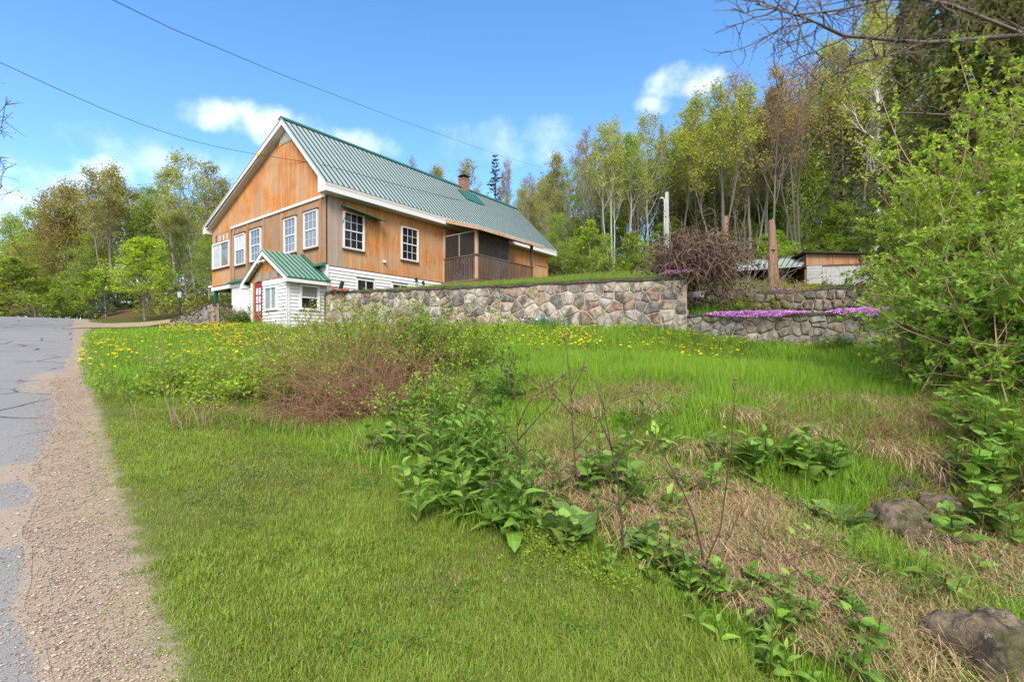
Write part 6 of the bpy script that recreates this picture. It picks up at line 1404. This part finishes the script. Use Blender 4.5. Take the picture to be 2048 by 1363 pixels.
# ------------------------------------------------------------------ dead burdock stalks with burrs
bm = bmesh.new(); bmesh.ops.create_icosphere(bm, subdivisions=2, radius=1)
for i, v in enumerate(bm.verts): v.co *= 1.25 if i % 3 == 0 else .8
BURR = bpy.data.meshes.new('burr'); bm.to_mesh(BURR); bm.free(); BURR.materials.append(mat('burr', m_plain((.17, .11, .075), .95)))
M_STALK = mat('dead_stalk', m_plain((.075, .045, .035), .75))
def stalk(px, py, d, lines, label, seed, r0=.009, burr=.011):
    d = ghit(px, py).y; r = random.Random(seed); b0 = P3(px, py, d); b0.z = gz(b0.x, b0.y); t = empty('dead_stalk', b0); tag(t, label, 'plant')
    for li, pts in enumerate(lines):
        W_ = []
        dy0 = 0 if li == 0 else r.uniform(-.2, .2)
        for k, (x, y) in enumerate(pts):
            q = P3(x, y, d+dy0*k/len(pts)*1.5)-b0
            if y > 1090 and k > 1:
                g_ = ghit(x, y); q = g_+Vector((0, 0, .2+.02*k))-b0
            W_.append(q)
        # smooth by midpoint insertion
        S_ = []
        for i in range(len(W_)-1): S_ += [W_[i], W_[i].lerp(W_[i+1], .5)+Vector((r.gauss(0, .006), 0, r.gauss(0, .004)))]
        S_.append(W_[-1]); n_ = len(S_); ra = r0*(1 if li == 0 else .62)
        MB().tube(S_, [ra*(1-.65*i/(n_-1)) for i in range(n_)], 6).obj('stalk' if li == 0 else 'side_branch', M_STALK, t, smooth=True)
        for k in range(4 if li else 3):
            i0 = r.randrange(max(1, n_//2), n_); q = S_[i0]; tip = q+Vector((r.gauss(0, .05), r.gauss(0, .05), abs(r.gauss(.03, .04))))
            MB().tube([q, q.lerp(tip, .5)+Vector((r.gauss(0, .008), 0, 0)), tip], [.0022, .002, .0015], 4).obj('twig', M_STALK, t)
            for m_ in range(r.choice([1, 1, 2])):
                o = link('burr', BURR, t); o.location = tip+Vector((r.gauss(0, .01), r.gauss(0, .01), r.gauss(0, .01))); s = burr*r.uniform(.7, 1.15); o.scale = (s, s, s); o.rotation_euler = (r.uniform(0, 6), r.uniform(0, 6), 0)
stalk(1040, 1062, 3.75, [[(1040, 1062), (1042, 1000), (1040, 930), (1034, 830), (1024, 700)], [(1038, 905), (990, 830), (950, 790), (905, 778)], [(1036, 850), (1060, 800), (1110, 765), (1150, 755)], [(1036, 880), (1080, 830), (1110, 800)], [(1030, 800), (1010, 745), (975, 705)], [(1040, 960), (985, 960), (930, 1000)]], 'first dead branching burdock stalk standing among the leafy weeds', 1)
stalk(1158, 1020, 4.3, [[(1158, 1020), (1150, 930), (1145, 850), (1140, 760), (1132, 680)], [(1148, 900), (1190, 850), (1225, 800), (1280, 785)], [(1145, 830), (1110, 790), (1070, 715)], [(1142, 790), (1165, 740), (1175, 690)]], 'second dead burdock stalk up the bank between its neighbours', 2, .008)
stalk(1248, 1132, 3.3, [[(1248, 1132), (1244, 1050), (1236, 960), (1218, 870), (1190, 760)], [(1240, 1010), (1190, 990), (1120, 965)], [(1236, 965), (1190, 920), (1155, 885)], [(1230, 930), (1260, 860), (1300, 830), (1340, 800)], [(1225, 900), (1200, 840), (1160, 825)], [(1244, 1010), (1285, 960), (1350, 955), (1380, 950)]], 'third dead burdock stalk at the lawn edge', 3)
stalk(1408, 1172, 2.95, [[(1408, 1172), (1404, 1100), (1390, 1040), (1350, 950), (1290, 850)], [(1408, 1140), (1440, 1060), (1455, 950), (1465, 840), (1470, 780)], [(1408, 1150), (1440, 1110), (1480, 1095), (1530, 1160), (1600, 1250), (1690, 1363)], [(1480, 1095), (1540, 1130), (1640, 1180), (1760, 1250)], [(1520, 1150), (1560, 1230), (1620, 1310), (1660, 1375)], [(1540, 1160), (1640, 1240), (1740, 1300)], [(1440, 1118), (1540, 1122), (1680, 1165)]], 'fourth dead burdock stalk, bent over with stems fallen to the bottom', 4, .0085, .012)
# ------------------------------------------------------------------ boulders
def m_boulder(b):
    p = b.pos(); c = b.objcol(); n = b.noise(p, 9, 9, .72); st = b.noise(b.mapping(p, (1, 1, .45)), 5, 7, .7); f = b.noise(p, 90, 5, .8); li = b.noise(p, 14, 6, .75); cr = b.voro(b.mix(.25, p, b.noise(p, 6, 4, out='Color')), 3.2, 'DISTANCE_TO_EDGE')
    cc = b.mix(b.step(n, .35, .68), b.mix(.65, c, (.01, .01, .01)), b.mix(.2, c, (.6, .5, .36)))
    cc = b.mix(b.step(st, .52, .64), cc, (.045, .037, .03)); cc = b.mix(b.math('MULTIPLY', b.step(f, .55, .7), .6), cc, (.05, .042, .036))
    cc = b.mix(b.math('MULTIPLY', b.step(li, .62, .68), .8), cc, (.42, .42, .34)); cc = b.mix(b.math('MULTIPLY', b.step(b.noise(p, 3, 5), .55, .66), .5), cc, (.09, .1, .03))
    return b.pbr(cc, .92, b.bump(b.math('ADD', b.math('MULTIPLY', n, 1.5), b.math('ADD', b.math('MULTIPLY', f, .4), b.math('MULTIPLY', b.step(cr, 0, .02), .25))), .8, .05), spec=.15)
def boulder(px, py, d, w, h, dep, seed, label, col, rz=0):
    r = random.Random(seed); bm = bmesh.new(); bmesh.ops.create_icosphere(bm, subdivisions=5, radius=1)
    off = Vector((seed*3.1, seed*1.7, 0))
    for v in bm.verts:
        n_ = mnoise.noise(v.co*1.1+off)*.32+mnoise.noise(v.co*2.7+off)*.14+mnoise.noise(v.co*6+off)*.07+mnoise.noise(v.co*15+off)*.03; c = v.co.normalized()
        m_ = max(abs(c.x), abs(c.y), abs(c.z)); v.co = c*(1+n_)*(.45+.5/m_*.85); v.co.x *= w; v.co.y *= dep; v.co.z *= h
    me = bpy.data.meshes.new('boulder'); bm.to_mesh(me); bm.free(); me.materials.append(mat('boulder', m_boulder)); me.polygons.foreach_set('use_smooth', [True]*len(me.polygons))
    o = link('boulder', me, None, col); p = ghit(px, py); p.z += h*.1; o.location = p; o.rotation_euler = (r.uniform(-.2, .2), r.uniform(-.2, .2), rz); tag(o, label, 'boulder', 'boulders in the bank')
boulder(1800, 1085, 3.75, .22, .27, .22, 2, 'grey lichen-spotted boulder set in the upper bank', (.27, .2, .13), .3)
boulder(1890, 1030, 3.8, .13, .15, .15, 3, 'smaller pale boulder right of the lichen-spotted one', (.3, .235, .17), .8)
boulder(1985, 1345, 2.45, .26, .28, .22, 5, 'large dark-stained boulder in the bottom right corner', (.27, .2, .13), .2)
boulder(1800, 975, 4.1, .2, .09, .18, 6, 'flat dark rock under the straw above the boulders', (.11, .09, .085), .1)
boulder(1890, 965, 4.3, .22, .08, .2, 7, 'flat grey rock behind the smaller pale boulder', (.1, .085, .075), .5)
boulder(1870, 1100, 3.6, .2, .11, .16, 8, 'low dark rock between the upper and lower boulders', (.12, .1, .095), .9)
boulder(600, 815, 7.4, .3, .14, .2, 11, 'dark rock half hidden under the cane mound', (.12, .11, .1), .2)
# ------------------------------------------------------------------ purple phlox mats
M_PHL = mat('phlox_petal', m_leafmat(.2, .5, .1))
def phlox(c, lx, ly, hz_, rz, n, label, seed, drape=0.0):
    r = np.random.default_rng(seed); t = empty('phlox_mat', c, rz); tag(t, label, 'flowers')
    u = r.uniform(-1, 1, n); v = r.uniform(-1, 1, n); k = (u**2+v**2 < 1.05); u, v = u[k], v[k]; w = 1+.3*np.sin(u*9+seed)
    def surf(u, v): return np.stack([u*lx, v*ly*(1+.2*np.sin(u*7+seed)), hz_*np.sqrt(np.clip(1-.8*(u**2)**2-.9*v**2, 0, 1))*(1+.25*np.sin(u*11)*np.sin(v*6))-drape*np.clip(-v-.35, 0, 1)], -1)
    P = surf(u, v)+np.array([0, 0, .01])+r.normal(size=(len(u), 3))*.006
    V, q, rr = leaf_quads(P, .036, r, .85, .55); link('blossom', np_mesh('blossom', V, quads=q, attrs={'rnd': rr}, mats=[M_PHL]), t, (.8, .4, .82))['kind'] = 'stuff'
    m = n//2; u = r.uniform(-1, 1, m); v = r.uniform(-1, .6, m); P = surf(u*1.02, v*1.04)-np.array([0, 0, .03])+r.normal(size=(m, 3))*.015
    V, q, rr = leaf_quads(P, .04, r, .4); link('foliage', np_mesh('foliage', V, quads=q, attrs={'rnd': rr}, mats=[M_LEAF]), t, (.16, .18, .04))['kind'] = 'stuff'
wa = math.atan2(-.301, .954)
def on_wall(w, k=.1, dz=0.0): x, y = bed_xy(w, k); return Vector((x, y, .95-.014*w+EYE+dz))
phlox(on_wall(1.75, .1), 1.28, .3, .1, wa, 6500, 'long magenta phlox mat spilling over the low garden wall', 1, .16)
phlox(on_wall(4.4, .1, .02), .95, .3, .13, wa, 5200, 'magenta phlox mat on the garden wall beside the right-edge shrub', 2, .22)
p = P3(1355, 556, 13.6); phlox(Vector((p.x, p.y-.15, 2.08+EYE)), .45, .25, .13, wa, 1800, 'small purple phlox cushion on the end of the long stone wall', 3, .05)
p = P3(1562, 580, 16.3); phlox(Vector((p.x, p.y, p.z-.05)), .42, .25, .08, wa, 1500, 'small purple phlox patch on the boulder wall by the split post', 4)
p = ghit(1705, 700); phlox(p, .14, .1, .05, 0, 300, 'tiny purple phlox patch at the foot of the garden wall', 5)
# grassy tuft and trailing growth on the garden wall
for i, (w, lab) in enumerate(((.35, 'green grass tuft on the garden wall beside the pipe'), (.7, 'second green grass tuft near the garden wall end'))):
    tuft('grass_clump', on_wall(w, .5, -.02), 200, .42, (.13, .32, .03), lab, M_GRASS, (.1, .9), .014, None, .2)
shrub('wall_plant', ghit(1672, 700), 'small dark leafy plant rooted at the garden wall foot', 30, .45, .8, 1, .05, 22, .06, BRC, (.12, .22, .04), 91, rad=.12, cat='plant')
